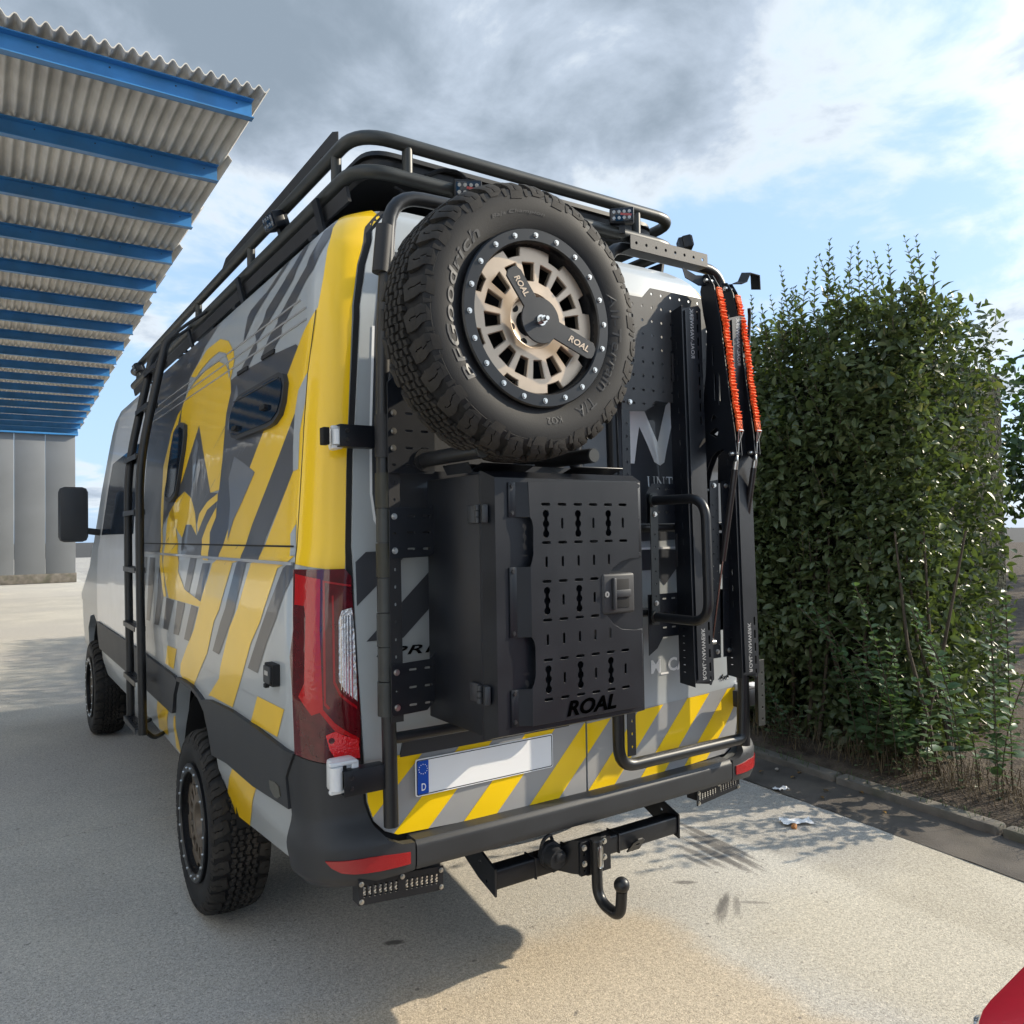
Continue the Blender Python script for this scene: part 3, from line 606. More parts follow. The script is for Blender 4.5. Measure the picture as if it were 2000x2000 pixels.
# ---- side windows, socket, marker lamp
WF = [(1.781, 1.945), (1.79, 1.985), (1.76, 2.03), (1.70, 2.060), (1.66, 2.066), (1.20, 2.070), (1.155, 2.058), (1.133, 2.025), (1.145, 1.965), (1.175, 1.925), (1.235, 1.902), (1.30, 1.897), (1.68, 1.897), (1.75, 1.912)]
def inset(p, d):
    cx = sum(a for a, b in p)/len(p); cz = sum(b for a, b in p)/len(p); w = max(a for a, b in p)-min(a for a, b in p); h = max(b for a, b in p)-min(b for a, b in p)
    return [(cx+(a-cx)*(1-2*d/w), cz+(b-cz)*(1-2*d/h)) for a, b in p]
W1 = skin('side_window', [WF], .018, MT['plastic'], VAN, rim=.018)
skin('window_pane', [inset(WF, .014)], .022, MT['glass'], W1, rim=.004)
skin('pane_edge', [[(1.18, 2.050), (1.72, 2.047), (1.72, 2.043), (1.18, 2.046)]], .0245, MT['plastic'], W1, rim=.003)
for u, z in ((1.31, 1.965), (1.66, 1.935)):
    skin('window_latch', [rrect(u-.03, z-.008, u+.03, z+.008, .005)], .034, MT['black'], W1, rim=.013)
WS = [(2.995, 1.749), (2.96, 1.87), (2.92, 1.985), (2.877, 2.060), (2.80, 2.085), (2.699, 2.090), (2.63, 2.070), (2.615, 2.02), (2.626, 1.947), (2.69, 1.82), (2.75, 1.735), (2.838, 1.709), (2.936, 1.711), (2.98, 1.722)]
W2 = skin('side_window', [WS], .018, MT['plastic'], VAN, rim=.018); skin('window_pane', [inset(WS, .022)], .021, MT['glass'], W2, rim=.003)
SK = skin('power_socket', [rrect(1.140, 1.076, 1.226, 1.143, .006)], .022, MT['gap'], VAN, rim=.022); skin('socket_lid', [rrect(1.150, 1.083, 1.216, 1.136, .006)], .029, MT['plastic'], SK, rim=.006)
skin('socket_label', [strip(1.108, 1.122, 1.165, 1.20)], .0305, MT['grey2'], SK, rim=0); skin('socket_catch', [rrect(1.175, 1.070, 1.198, 1.082, .003)], .034, MT['black'], SK, rim=.012)
skin('marker_lamp', [[(1.225, .772), (1.17, .780), (1.131, .777), (1.120, .748), (1.15, .733), (1.181, .729), (1.222, .745)]], .0195, mat('smoked_amber', (.055, .05, .032), .3, coat=.5, bump=.5, bscale=150), VAN, rim=.005)
# ---- white door hinges (body side)
def hinge(x0, x1, z0, z1, y):
    bm = bmesh.new(); zc = (z0+z1)/2
    add_box(bm, ((x0+x1)/2+.008, y+.030, zc), (x1-x0-.016, .055, z1-z0), bev=.010)
    add_cyl(bm, (x0+.024, y-.004, z0+.012), (x0+.024, y-.004, z1-.012), .019, n=18)
    add_box(bm, (x1-.012, y-.002, zc), (.022, .012, z1-z0-.006), bev=.004)
    add_box(bm, ((x0+x1)/2, y-.001, z1-.006), (x1-x0-.01, .018, .012), bev=.004); add_box(bm, ((x0+x1)/2, y-.001, z0+.006), (x1-x0-.01, .018, .012), bev=.004)
    return bm
for s in (1, -1):
    for (x0, x1, z0, z1, y) in ((-.972, -.880, .815, .903, -.075), (-.945, -.903, 1.783, 1.850, -.045)):
        bm = hinge(x0, x1, z0, z1, y)
        if s < 0:
            for v in bm.verts: v.co.x = -v.co.x-.085; v.co.y += .05
        H = obj('door_hinge', bm, MT['whitepaint'], VAN)
        bm = bmesh.new(); add_box(bm, (s*(x0+.049)-(.085 if s < 0 else 0)*0, y-.001+(.05 if s < 0 else 0), (z0+z1)/2), (.012, .008, (z1-z0)*.66)); obj('hinge_slot', bm, MT['gap'], H)
bm = bmesh.new(); add_box(bm, (-.958, -.045, 1.818), (.02, .03, .05), bev=.003); obj('hinge_buffer', bm, MT['black'], VAN)
# ---- light bars under the bumper
def light_bar(x0, x1, y, zt0, zt1, h):
    w = x1-x0
    def zt(x): return zt0+(zt1-zt0)*(x-x0)/w
    hl = []
    for a, b in ((.04, .46), (.53, .95)):
        for k in range(7):
            c = x0+w*(a+(b-a)*(k+.5)/7); hl.append([(p, q) for p, q in slot(c, zt(c)-h*.47, .012, h*.50)])
    P = plate_xz('reversing_light_bar', [(x0, zt0), (x1, zt1), (x1, zt1-h), (x0, zt0-h)], hl, y, .004, MT['powder'], VAN)
    bm = bmesh.new(); add_box(bm, ((x0+x1)/2, y+.035, (zt0+zt1)/2-h*.5), (w*.97, .045, h*.8)); obj('lamp_housing', bm, MT['powder2'], P)
    for hp in hl:
        cx = sum(p[0] for p in hp)/len(hp); cz = sum(p[1] for p in hp)/len(hp)
        bm = bmesh.new(); add_box(bm, (cx, y+.007, cz), (.010, .006, h*.36), bev=.002)
        for q in (-.25, 0, .25): add_cyl(bm, (cx, y+.006, cz+q*h*.5), (cx, y+.0015, cz+q*h*.5), .0046, .003, 8)
        obj('led', bm, MT['chrome'], P)
    for bx, bz in ((x0+.008, -.16), (x0+.008, -.86), (x0+w*.5, -.14), (x1-.008, -.16), (x1-.008, -.86)): put('bolt', ME_HEX, (bx, y-.0005, zt(bx)+bz*h), P)
light_bar(-.868, -.592, -.040, .543, .518, .072); light_bar(.520, .762, -.040, .528, .552, .056)

# ------------------------------------------------------------------ wheels
RT, HW = .362, .112
PROF = [(0.0, .362), (.040, .3608), (.072, .358), (.088, .353), (.099, .344), (.106, .332), (.111, .312), (.113, .290), (.111, .268), (.106, .250), (.101, .240), (.094, .232), (.085, .226)]   # (half width, radius)
QL = [0.0]
for i in range(1, len(PROF)): QL.append(QL[-1]+math.hypot(PROF[i][0]-PROF[i-1][0], PROF[i][1]-PROF[i-1][1]))
def prof(q):            # signed distance from the crown centre along the section -> w, r, normal (w, r)
    s = 1 if q >= 0 else -1; a = min(abs(q), QL[-1]-1e-6)
    i = max(k for k in range(len(QL)) if QL[k] <= a); i = min(i, len(PROF)-2)
    t = (a-QL[i])/(QL[i+1]-QL[i]); w = PROF[i][0]+(PROF[i+1][0]-PROF[i][0])*t; r = PROF[i][1]+(PROF[i+1][1]-PROF[i][1])*t
    def seg(j): j = max(0, min(j, len(PROF)-2)); d = (PROF[j+1][0]-PROF[j][0], PROF[j+1][1]-PROF[j][1]); l = math.hypot(*d); return -d[1]/l, d[0]/l
    n1, n2 = seg(i-1 if t < .5 else i), seg(i if t < .5 else i+1); k = t+.5 if t < .5 else t-.5
    nw, nr = n1[0]*(1-k)+n2[0]*k, n1[1]*(1-k)+n2[1]*k; l = math.hypot(nw, nr)
    return s*w, r, s*nw/l, nr/l
def tyre_point(th, q, h=0.0):      # local wheel frame: axle = y, outer face towards -y
    w, r, nw, nr = prof(q); w += nw*h; r += nr*h
    return Vector((r*math.cos(th), -w, r*math.sin(th)))
def tyre_mesh():
    bm = bmesh.new(); qs = [-QL[-1]+.0001]+[-x for x in QL[::-1][1:]]+QL[1:-1]+[QL[-1]-.0001]
    pr = []
    for q in qs:
        w, r, a, b = prof(q); d = .011*max(0, 1-max(0, (abs(w)-.097))/.010) if abs(w) < .107 else 0
        pr.append((r-d, -w))
    pr = [(.20, -.078)]+[(r, y) for r, y in pr[::-1]][::1]+[(.20, .078)]
    if pr[1][1] > 0: pr = [(.20, .078)]+pr[1:-1]+[(.20, -.078)]
    add_lathe(bm, pr, 96)
    for rr, w in ((.3165, .1095), (.2475, .1045), (.238, .099)):           # moulded rings on the sidewall
        for s in (-1, 1): add_tube(bm, [(rr*math.cos(a), s*(w-.0004), rr*math.sin(a)) for a in (2*PI*i/72 for i in range(72))], .0011, 5, closed=True)
    me = bpy.data.meshes.new('tyre'); bmesh.ops.recalc_face_normals(bm, faces=bm.faces); bm.to_mesh(me); bm.free(); shade(me, 50); return me
def add_block(bm, poly, h, h2=None):
    """poly: (theta, q) outline of one rubber block; top at +0, walls down to -h"""
    n = len(poly)
    T = [bm.verts.new(tyre_point(a, q, .0015)) for a, q in poly]
    cx = sum(a for a, q in poly)/n; cq = sum(q for a, q in poly)/n
    Bv = [bm.verts.new(tyre_point(cx+(a-cx)*1.06, cq+(q-cq)*1.06, -h)) for a, q in poly]
    c = bm.verts.new(tyre_point(cx, cq, .0022))
    for i in range(n):
        j = (i+1) % n
        bm.faces.new((T[i], T[j], c)); bm.faces.new((T[i], Bv[i], Bv[j], T[j]))
def tread_mesh():
    bm = bmesh.new(); rn = random.Random(5)
    N = 30; da = 2*PI/N
    for k in range(N):                      # shoulder lugs, alternating lengths, carried down on to the sidewall
        for s in (-1, 1):
            a0 = k*da+(0 if s < 0 else da*.5); long = (k % 2 == 0)
            qe = .143 if long else .131
            qa = [.0575, .080, .096, .109, .121, qe]
            w = da*.385
            for i in range(len(qa)-1):      # cut along the section so that the lug bends with the shoulder
                f0, f1 = 1-.06*i, 1-.06*(i+1)
                if not long and i == len(qa)-2: f1 *= .62
                sh0, sh1 = .10*da*math.sin(i*1.3), .10*da*math.sin((i+1)*1.3)
                if i in (0,): sh0 += .12*da
                P = [(a0-w*f0+sh0, s*qa[i]), (a0+w*f0+sh0, s*qa[i]), (a0+w*f1+sh1, s*qa[i+1]), (a0-w*f1+sh1, s*qa[i+1])]
                if i == 0: P = [(a0-w*.5+sh0, s*(qa[0]-.005)), (a0+w*.9+sh0, s*(qa[0]+.004)), P[2], (a0+w*.12+sh1, s*qa[1]), (a0-.02*da+sh1*.5, s*(qa[0]+.008)), (a0-w*.1+sh1, s*qa[1]), P[3]]
                if i in (1, 2, 3):          # a sipe splits the lug lengthwise
                    g = da*.022; zz = da*.05*math.sin(i*2.1+k)
                    add_block(bm, [P[0], (a0+sh0-g+zz, s*qa[i]), (a0+sh1-g+zz, s*qa[i+1]), P[3]], .0105); add_block(bm, [(a0+sh0+g+zz, s*qa[i]), P[1], P[2], (a0+sh1+g+zz, s*qa[i+1])], .0105)
                else: add_block(bm, P, .0105 if i < 4 else .006)
            # small sidewall biter between the lugs
            b = a0+da*.5; add_block(bm, [(b-da*.10, s*.115), (b+da*.10, s*.115), (b+da*.05, s*.137), (b-da*.05, s*.137)], .004)
    Nc = 56; dc = 2*PI/Nc
    for row, q0 in ((0, -.0385), (1, -.0135), (2, .0135), (3, .0385)):
        for k in range(Nc):
            a = k*dc+(.5*dc if row % 2 else 0)+rn.uniform(-.03, .03)*dc; m = 1 if (row % 2 == 0) else -1
            sh = [(-.42, -.0082), (-.10, -.0120), (.12, -.0030), (.42, -.0052), (.44, .0082), (.08, .0120), (-.12, .0026), (-.44, .0052)]
            P = [(a+x*dc*1.0, q0+m*y) for x, y in sh]
            j1, j2 = ((a-.055*dc, q0-m*.0078), (a-.035*dc, q0+m*.0086)); g = .022*dc
            add_block(bm, [P[0], P[1], (j1[0]-g, j1[1]), (j2[0]-g, j2[1]), P[6], P[7]], .010); add_block(bm, [(j1[0]+g, j1[1]), P[2], P[3], P[4], P[5], (j2[0]+g, j2[1])], .010)
    me = bpy.data.meshes.new('tread'); bmesh.ops.recalc_face_normals(bm, faces=bm.faces); bm.to_mesh(me); bm.free(); shade(me, 25); return me
def ring_text(s, r0, r1, mid, span, side_y, bold=0.0, shear=0.0, flip=False):
    me = fit_text(text_mesh(s, 1, .0, shear, bold, 1.05), 0, r0, 1, r1)
    for v in me.vertices:
        a = mid+span*(.5-v.co.x); r = v.co.y
        if flip: a = mid-span*(.5-v.co.x); r = r0+r1-v.co.y
        q = None
        w = float(np.interp(r, [p[1] for p in PROF[::-1]], [p[0] for p in PROF[::-1]]))
        v.co = Vector((r*math.cos(a), -(w+.0016), r*math.sin(a)))
    me.update(); return me
def trap(r0, r1, a, w0, w1, rnd=.004):       # rounded trapezoid opening of the wheel face
    c, s = math.cos(a), math.sin(a)
    P = [(r0, -w0), (r1, -w1), (r1, w1), (r0, w0)]
    F = fillet([(x, y, 0) for x, y in P], rnd, 3, True)
    return [(p.x*c-p.y*s, p.x*s+p.y*c) for p in F]
def disc_mesh():
    out = []; n8 = 8; ro, ri = .190, .168
    for k in range(n8):
        a0 = 2*PI*k/n8+PI/8+.12
        for i in range(7):                       # rim land
            a = a0+(2*PI/n8-.30)*i/6; out.append((ro*math.cos(a), ro*math.sin(a)))
        b0 = a0+(2*PI/n8-.30)
        for i in range(5):
            a = b0+.03+(.30-.06)*i/4; out.append((ri*math.cos(a), ri*math.sin(a)))
    holes = [trap(.102, .153, 2*PI*k/16+.1, .0142, .0215) for k in range(16)]
    holes.append(circ(0, 0, .074, 40))
    me = curve_mesh([out]+holes, .018, .0022, Matrix.Translation((0, -.079, 0)) @ XZ)
    bm = bmesh.new(); merge_to(bm, me)
    add_lathe(bm, [(.076, -.086), (.070, -.084), (.060, -.060), (.050, -.056), (.034, -.056)], 40)
    me = bpy.data.meshes.new('wheel_face'); bmesh.ops.recalc_face_normals(bm, faces=bm.faces); bm.to_mesh(me); bm.free(); shade(me, 32); return me
def ring_mesh():
    bm = bmesh.new(); add_lathe(bm, [(.195, -.060), (.196, -.113), (.199, -.1175), (.228, -.1175), (.2316, -.113), (.2316, -.095)], 96)
    me = bpy.data.meshes.new('clamp_ring'); bmesh.ops.recalc_face_normals(bm, faces=bm.faces); bm.to_mesh(me); bm.free(); shade(me, 32); return me
def barrel_mesh():
    bm = bmesh.new()
    add_lathe(bm, [(.229, -.1), (.196, -.10), (.194, -.068), (.190, .02), (.16, .03), (.03, .03)], 64); add_lathe(bm, [(.215, .12), (.19, .10), (.188, .02)], 48)
    for k in range(6):
        a = 2*PI*k/6+.3; add_cyl(bm, (.052*math.cos(a), -.058, .052*math.sin(a)), (.052*math.cos(a), -.050, .052*math.sin(a)), .0105, n=14)
    me = bpy.data.meshes.new('rim_barrel'); bmesh.ops.recalc_face_normals(bm, faces=bm.faces); bm.to_mesh(me); bm.free(); shade(me, 32); return me
M_TYRE, M_TREAD, M_DISC, M_RING, M_BARREL = tyre_mesh(), tread_mesh(), disc_mesh(), ring_mesh(), barrel_mesh()
M_TYRE.materials.append(MT['rubber']); M_TREAD.materials.append(MT['tread']); M_DISC.materials.append(MT['bronze']); M_RING.materials.append(MT['ring']); M_BARREL.materials.append(MT['black'])
M_DISC2 = M_DISC.copy(); M_DISC2.materials.clear(); M_DISC2.materials.append(MT['bronzedark'])
def child(name, me, parent):
    o = bpy.data.objects.new(name, me); COL.objects.link(o); o.parent = parent; return o
def bolts_joined():
    bm = bmesh.new()
    for k in range(20):
        a = 2*PI*k/20+.05; add_cyl(bm, (.2135*math.cos(a), -.117, .2135*math.sin(a)), (.2135*math.cos(a), -.1225, .2135*math.sin(a)), .0058, .005, 6)
    me = bpy.data.meshes.new('ring_bolts'); bm.to_mesh(me); bm.free(); me.materials.append(MT['steel']); return me
M_RB = bolts_joined()
for (x, y, rz, rx) in ((-.915, 1.335, -PI/2, .35), (.915, 1.335, PI/2, 0), (-.915, 5.0, -PI/2, .8), (.915, 5.0, PI/2, .3)):
    w = bpy.data.objects.new('wheel', M_BARREL); COL.objects.link(w); w.parent = VAN
    w.matrix_basis = Matrix.Translation((x, y, .374)) @ Matrix.Rotation(rz, 4, 'Z') @ Matrix.Rotation(rx, 4, 'Y') @ Matrix.Scale(1.035, 4)
    for nm, me in (('tyre', M_TYRE), ('tread', M_TREAD), ('wheel_face', M_DISC2), ('clamp_ring', M_RING)): child(nm, me, w)
    rb = child('ring_bolts', M_RB, w); rb['kind'] = 'stuff'
SPL = (-.572, -.447, 2.088)
SPARE = thing('spare_wheel', 'all-terrain spare tyre on a bronze wheel mounted high on the back doors', 'wheel', SPL)
for nm, me in (('tyre', M_TYRE), ('tread', M_TREAD), ('wheel_face', M_DISC), ('clamp_ring', M_RING), ('rim_barrel', M_BARREL)): child(nm, me, SPARE)
for k in range(20):
    a = 2*PI*k/20+.05; o = child('ring_bolt', ME_HEX, SPARE)
    o.matrix_basis = Matrix.Translation((.2135*math.cos(a), -.117, .2135*math.sin(a))) @ Vector((0, -1, 0)).to_track_quat('Z', 'Y').to_matrix().to_4x4() @ Matrix.Scale(.95, 4)
for s, r0, r1, mid, span, bold, sh in (('BFGoodrich', .251, .281, math.radians(177), 1.55, .012, .15), ('Baja Champion', .268, .280, math.radians(103), .62, .01, .2), ('All-Terrain', .252, .281, math.radians(-8), 1.10, .0, .1), ('T/A', .252, .281, math.radians(-55), .26, .0, .1), ('KO2', .256, .274, math.radians(-80), .18, .0, .0),
    ('TREADWEAR ENGINEERED', .262, .268, math.radians(68), .75, 0, 0), ('MADE FOR OFF ROAD', .254, .260, math.radians(60), .6, 0, 0), ('LOAD RANGE', .262, .268, math.radians(-70), .3, 0, 0), ('TUBELESS', .262, .268, math.radians(135), .22, 0, 0)):
    if r1-r0 < .01: continue
    child('sidewall_lettering', ring_text(s, r0, r1, mid, span, 0, bold, sh), SPARE).data.materials.append(MT['letter'])
# lock plate with two arms
def arm_outline():
    P = []
    arms = [(math.radians(126.5), .150, .023), (math.radians(-20.5), .186, .0235)]
    A = sorted(arms, key=lambda t: t[0])
    R0 = .0585; out = []
    for i, (a, L, w) in enumerate(A):
        c, s = math.cos(a), math.sin(a); d = math.asin(w/R0)
        nxt = A[(i+1) % 2]; dn = math.asin(nxt[2]/R0)
        loc = [(R0*math.cos(d), -w), (L-.018, -w), (L-.004, -w*.72), (L, -w*.3), (L, w*.55), (L-.010, w), (R0*math.cos(d), w)]
        out += [(x*c-y*s, x*s+y*c) for x, y in loc]
        a0, a1 = a+d, nxt[0]-dn+(2*PI if i == 1 else 0)
        for k in range(1, 14): t = a0+(a1-a0)*k/14; out.append((R0*math.cos(t), R0*math.sin(t)))
    return out
me = curve_mesh([arm_outline()], .006, .0008, Matrix.Translation((-.008, -.128, -.010)) @ XZ); shade(me, 35); me.materials.append(MT['powder'])
LOCK = child('lock_plate', me, SPARE)
bm = bmesh.new(); add_cyl(bm, (-.008, -.131, -.010), (-.008, -.134, -.010), .014, n=20); add_cyl(bm, (-.008, -.134, -.010), (-.008, -.146, -.010), .0105, n=6); add_cyl(bm, (-.008, -.146, -.010), (-.008, -.160, -.010), .0055, n=12)
me = bpy.data.meshes.new('centre_bolt'); bm.to_mesh(me); bm.free(); shade(me, 30); me.materials.append(MT['steel']); child('centre_bolt', me, LOCK)
for a, r0, r1, up in ((math.radians(126.5), .072, .128, -1), (math.radians(-20.5), .095, .165, 1)):
    me = fit_text(text_mesh('ROAL', 1, .0, .25, .02, 1.0), 0, 0, r1-r0, .018)
    c, s = math.cos(a), math.sin(a)
    for v in me.vertices:
        x, y = v.co.x, v.co.y-.009
        if up < 0: x = (r1-r0)-x; y = -y
        x += r0; v.co = Vector((x*c-y*s-.008, -.1322, x*s+y*c-.010))
    me.materials.append(MT['bronze']); child('lettering', me, LOCK)

# ------------------------------------------------------------------ storage box
BX = thing('storage_box', 'black metal storage locker with slotted door hung under the spare wheel', 'storage box', (-.40, -.10, .99))
bm = bmesh.new(); add_box(bm, (-.398, -.249, 1.345), (.530, .298, .700), bev=.004); BSH = obj('shell', bm, MT['powder'], BX)
def frustum(bm, x0, x1, z0, z1, y0, x2, x3, z2, z3, y1):
    a = [bm.verts.new(p) for p in ((x0, y0, z0), (x1, y0, z0), (x1, y0, z1), (x0, y0, z1))]; b = [bm.verts.new(p) for p in ((x2, y1, z2), (x3, y1, z2), (x3, y1, z3), (x2, y1, z3))]
    for i in range(4): bm.faces.new((a[i], a[(i+1) % 4], b[(i+1) % 4], b[i]))
    bm.faces.new(b); bm.faces.new(a[::-1])
bm = bmesh.new(); add_box(bm, (-.396, -.4065, 1.345), (.540, .013, .714), bev=.002); frustum(bm, -.666, -.126, .988, 1.702, -.4135, -.650, -.133, 1.003, 1.682, -.455)
BDR = obj('door', bm, MT['powder'], BX, 20)
xs = [-.500+.0553*k for k in range(6)]; HL = []
for z, n in ((1.611, 6), (1.507, 6), (1.402, 4), (1.298, 4), (1.191, 6), (1.085, 6)):
    for k in range(n): HL.append(slot(xs[k], z, .031, .0088))
for z, ks in ((1.559, (1, 3, 5)), (1.455, (0, 1, 2, 3, 4)), (1.35, (1, 3)), (1.245, (0, 1, 2, 3, 4)), (1.138, (1, 3, 5))):
    for k in ks: HL.append(slot(xs[k], z, .0085, .031))
def keyhole(cx, cz):
    o = []
    for dz, a0, a1 in ((-.027, 135, 405), ):
        pass
    r = .0112; d = .027; g = math.radians(32)
    for cy, s, e in ((d, -PI/2+g, 1.5*PI-g), ):
        for i in range(11): a = s+(e-s)*i/10; o.append((cx+r*math.cos(a), cz+cy+r*math.sin(a)))
    for i in range(6): a = PI/2+g+(PI-2*g)*i/5; o.append((cx+r*math.cos(a), cz+r*math.sin(a)))
    s, e = PI/2+g, 2.5*PI-g
    for i in range(11): a = s+(e-s)*i/10; o.append((cx+r*math.cos(a), cz-d+r*math.sin(a)))
    for i in range(6): a = -PI/2+g+(PI-2*g)*i/5; o.append((cx+r*math.cos(a), cz+r*math.sin(a)))
    return o
for z, ks in ((1.558, (0, 2, 4)), (1.35, (0, 2)), (1.139, (0, 2, 4))):
    for k in ks: HL.append(keyhole(xs[k], z))
PO = [(-.557, 1.671), (-.178, 1.679), (-.163, 1.676), (-.163, 1.456), (-.20, 1.455), (-.235, 1.447), (-.265, 1.430), (-.288, 1.403), (-.302, 1.378), (-.302, 1.325), (-.288, 1.292), (-.265, 1.268), (-.235, 1.252), (-.19, 1.246), (-.158, 1.245), (-.158, 1.022), (-.554, 1.022),
      (-.553, 1.12), (-.546, 1.135), (-.541, 1.155), (-.541, 1.227), (-.545, 1.245), (-.552, 1.256), (-.553, 1.444), (-.547, 1.46), (-.543, 1.476), (-.542, 1.549), (-.546, 1.567), (-.553, 1.579)]
MOL = plate_xz('molle_panel', PO, HL, -.476, .003, MT['powder'], BX, .0006)
for (za, zb) in ((1.577, 1.670), (1.257, 1.444), (1.023, 1.120)):     # inclined returns and screwed tabs on the hinge side
    bm = bmesh.new()
    v = [bm.verts.new(p) for p in ((-.588, -.4590, za), (-.588, -.4590, zb), (-.553, -.4755, zb), (-.553, -.4755, za))]; bm.faces.new(v)
    v2 = [bm.verts.new(p) for p in ((-.588, -.456, za), (-.588, -.456, zb), (-.553, -.4725, zb), (-.553, -.4725, za))]; bm.faces.new(v2[::-1])
    for i in range(4): bm.faces.new((v[i], v[(i+1) % 4], v2[(i+1) % 4], v2[i]))
    PR_ = obj('panel_return', bm, MT['powder'], BX, 20)
    bm = bmesh.new(); add_box(bm, (-.5985, -.4575, (za+zb)/2), (.023, .0035, zb-za), bev=.0008); obj('screw_tab', bm, MT['powder'], PR_)
for (za, zb) in ((1.456, 1.677), (1.022, 1.245)):
    bm = bmesh.new(); add_box(bm, (-.1625, -.4665, (za+zb)/2), (.003, .019, zb-za), R=Matrix.Rotation(-.25, 3, 'Z')); PR_ = obj('panel_return', bm, MT['powder'], BX, 20)
    bm = bmesh.new(); add_box(bm, (-.152, -.4577, (za+zb)/2), (.026, .0035, zb-za), bev=.0008); obj('screw_tab', bm, MT['powder'], PR_)
for x, z in ((-.599, 1.660), (-.599, 1.588), (-.599, 1.432), (-.599, 1.268), (-.599, 1.110), (-.599, 1.035), (-.1475, 1.668), (-.1475, 1.568), (-.1475, 1.466), (-.1465, 1.236), (-.1465, 1.14), (-.1465, 1.034)):
    put('screw', ME_DBOLT, (x, -.459, z), BX)
me = fit_text(text_mesh('ROAL', 1, .0, .25, .035, 1.0), -.440, 1.030, -.262, 1.073); me.transform(Matrix.Translation((0, -.4775, 0)) @ XZ); link_mesh('lettering', me, MT['void'], BX)
# paddle latch
bm = bmesh.new(); add_box(bm, (-.247, -.468, 1.356), (.122, .026, .116), bev=.008, seg=3); LT = obj('latch', bm, mat('grey_black_plastic', (.030, .030, .032), .55, var=.1, bump=.1, bscale=900, bdist=.0004), BX)
bm = bmesh.new(); add_box(bm, (-.243, -.4815, 1.356), (.066, .003, .082), bev=.0012); obj('latch_recess', bm, MT['black'], LT)
bm = bmesh.new(); add_box(bm, (-.269, -.4855, 1.356), (.012, .010, .092), bev=.003); add_box(bm, (-.236, -.4845, 1.356), (.058, .008, .022), bev=.003); obj('latch_handle', bm, MT['plastic'], LT)
bm = bmesh.new(); add_cyl(bm, (-.295, -.480, 1.356), (-.295, -.4845, 1.356), .0085, n=18); obj('key_lock', bm, MT['steel'], LT)
bm = bmesh.new(); add_box(bm, (-.295, -.485, 1.356), (.0022, .001, .008)); obj('keyhole', bm, MT['black'], LT)
for zc in (1.587, 1.110):
    bm = bmesh.new(); add_box(bm, (-.668, -.372, zc), (.010, .045, .050), bev=.003); add_box(bm, (-.6675, -.428, zc), (.016, .030, .050), R=Matrix.Rotation(-.35, 3, 'Z'), bev=.004)
    for k in (-1, 0, 1): add_cyl(bm, (-.6745, -.4055, zc+k*.0165-.0072), (-.6745, -.4055, zc+k*.0165+.0072), .0088, n=14)
    obj('hinge', bm, mat('hinge_plastic', (.03, .032, .036), .4), BX)
for x0, x1 in ((-.652, -.475), (-.335, -.146)):
    bm = bmesh.new(); add_box(bm, ((x0+x1)/2, -.365, 1.716), (x1-x0, .060, .003), R=Matrix.Rotation(-.30, 3, 'X'), bev=.0008); obj('top_flange', bm, MT['powder'], BX)
bm = bmesh.new(); add_box(bm, (-.40, -.33, 1.7015), (.50, .003, .050)); obj('top_flange', bm, MT['powder'], BX)
bm = bmesh.new(); add_box(bm, (-.672, -.30, 1.715), (.003, .14, .030), R=Matrix.Rotation(-.5, 3, 'Y'))
obj('top_flange', bm, MT['powder'], BX)

# ------------------------------------------------------------------ left carrier frame (spare wheel and locker hang on it)
WC = thing('wheel_carrier', 'black tube frame hinged on the left back door carrying the spare wheel and locker', 'carrier frame', (-.80, -.10, .70))
bm = bmesh.new()
add_tube(bm, [(-.792, -.10, .700), (-.803, -.10, 1.60), (-.800, -.095, 2.05), (-.765, -.085, 2.545), (-.10, -.085, 2.565), (-.095, -.10, 2.0), (-.09, -.10, 1.02)], .0215, 16, rb=[0, .3, .3, .11, .11, .1, 0])
WF_ = obj('tube_frame', bm, MT['tube'], WC)
bm = bmesh.new(); add_tube(bm, [(-.79, -.088, .945), (-.09, -.088, .945)], .0165, 14); obj('cross_tube', bm, MT['tube'], WC)
segs = [(1.715, 1.611, 1), (1.611, 1.512, 0), (1.512, 1.412, 1), (1.412, 1.312, 0), (1.312, 1.214, 0), (1.214, 1.116, 0), (1.116, 1.016, 0)]
for i, (z1, z0, ol) in enumerate(segs):
    bm = bmesh.new(); r = .0262 if i % 2 == 0 else .0245; add_tube(bm, [(-.802, -.101, z0+.0015), (-.802, -.101, z1-.0015)], r, 18); obj('sleeve', bm, MT['olive'] if ol else MT['tubegrey'], WC)
def holes_line(x, z0, z1, st, w=.007, h=.011): return [slot(x, z0+st*i, w, h) for i in range(int((z1-z0)/st)+1)]
plate_xz('perforated_strip', [(-.800, 1.00), (-.762, 1.00), (-.768, 1.96), (-.800, 1.96)], holes_line(-.783, 1.035, 1.93, .05), -.128, .003, MT['powder2'], WC)
def sl(x0, dx, n, z0, dz, m, w=.026, h=.0075): return [slot(x0+dx*i, z0+dz*j, w, h) for i in range(n) for j in range(m)]
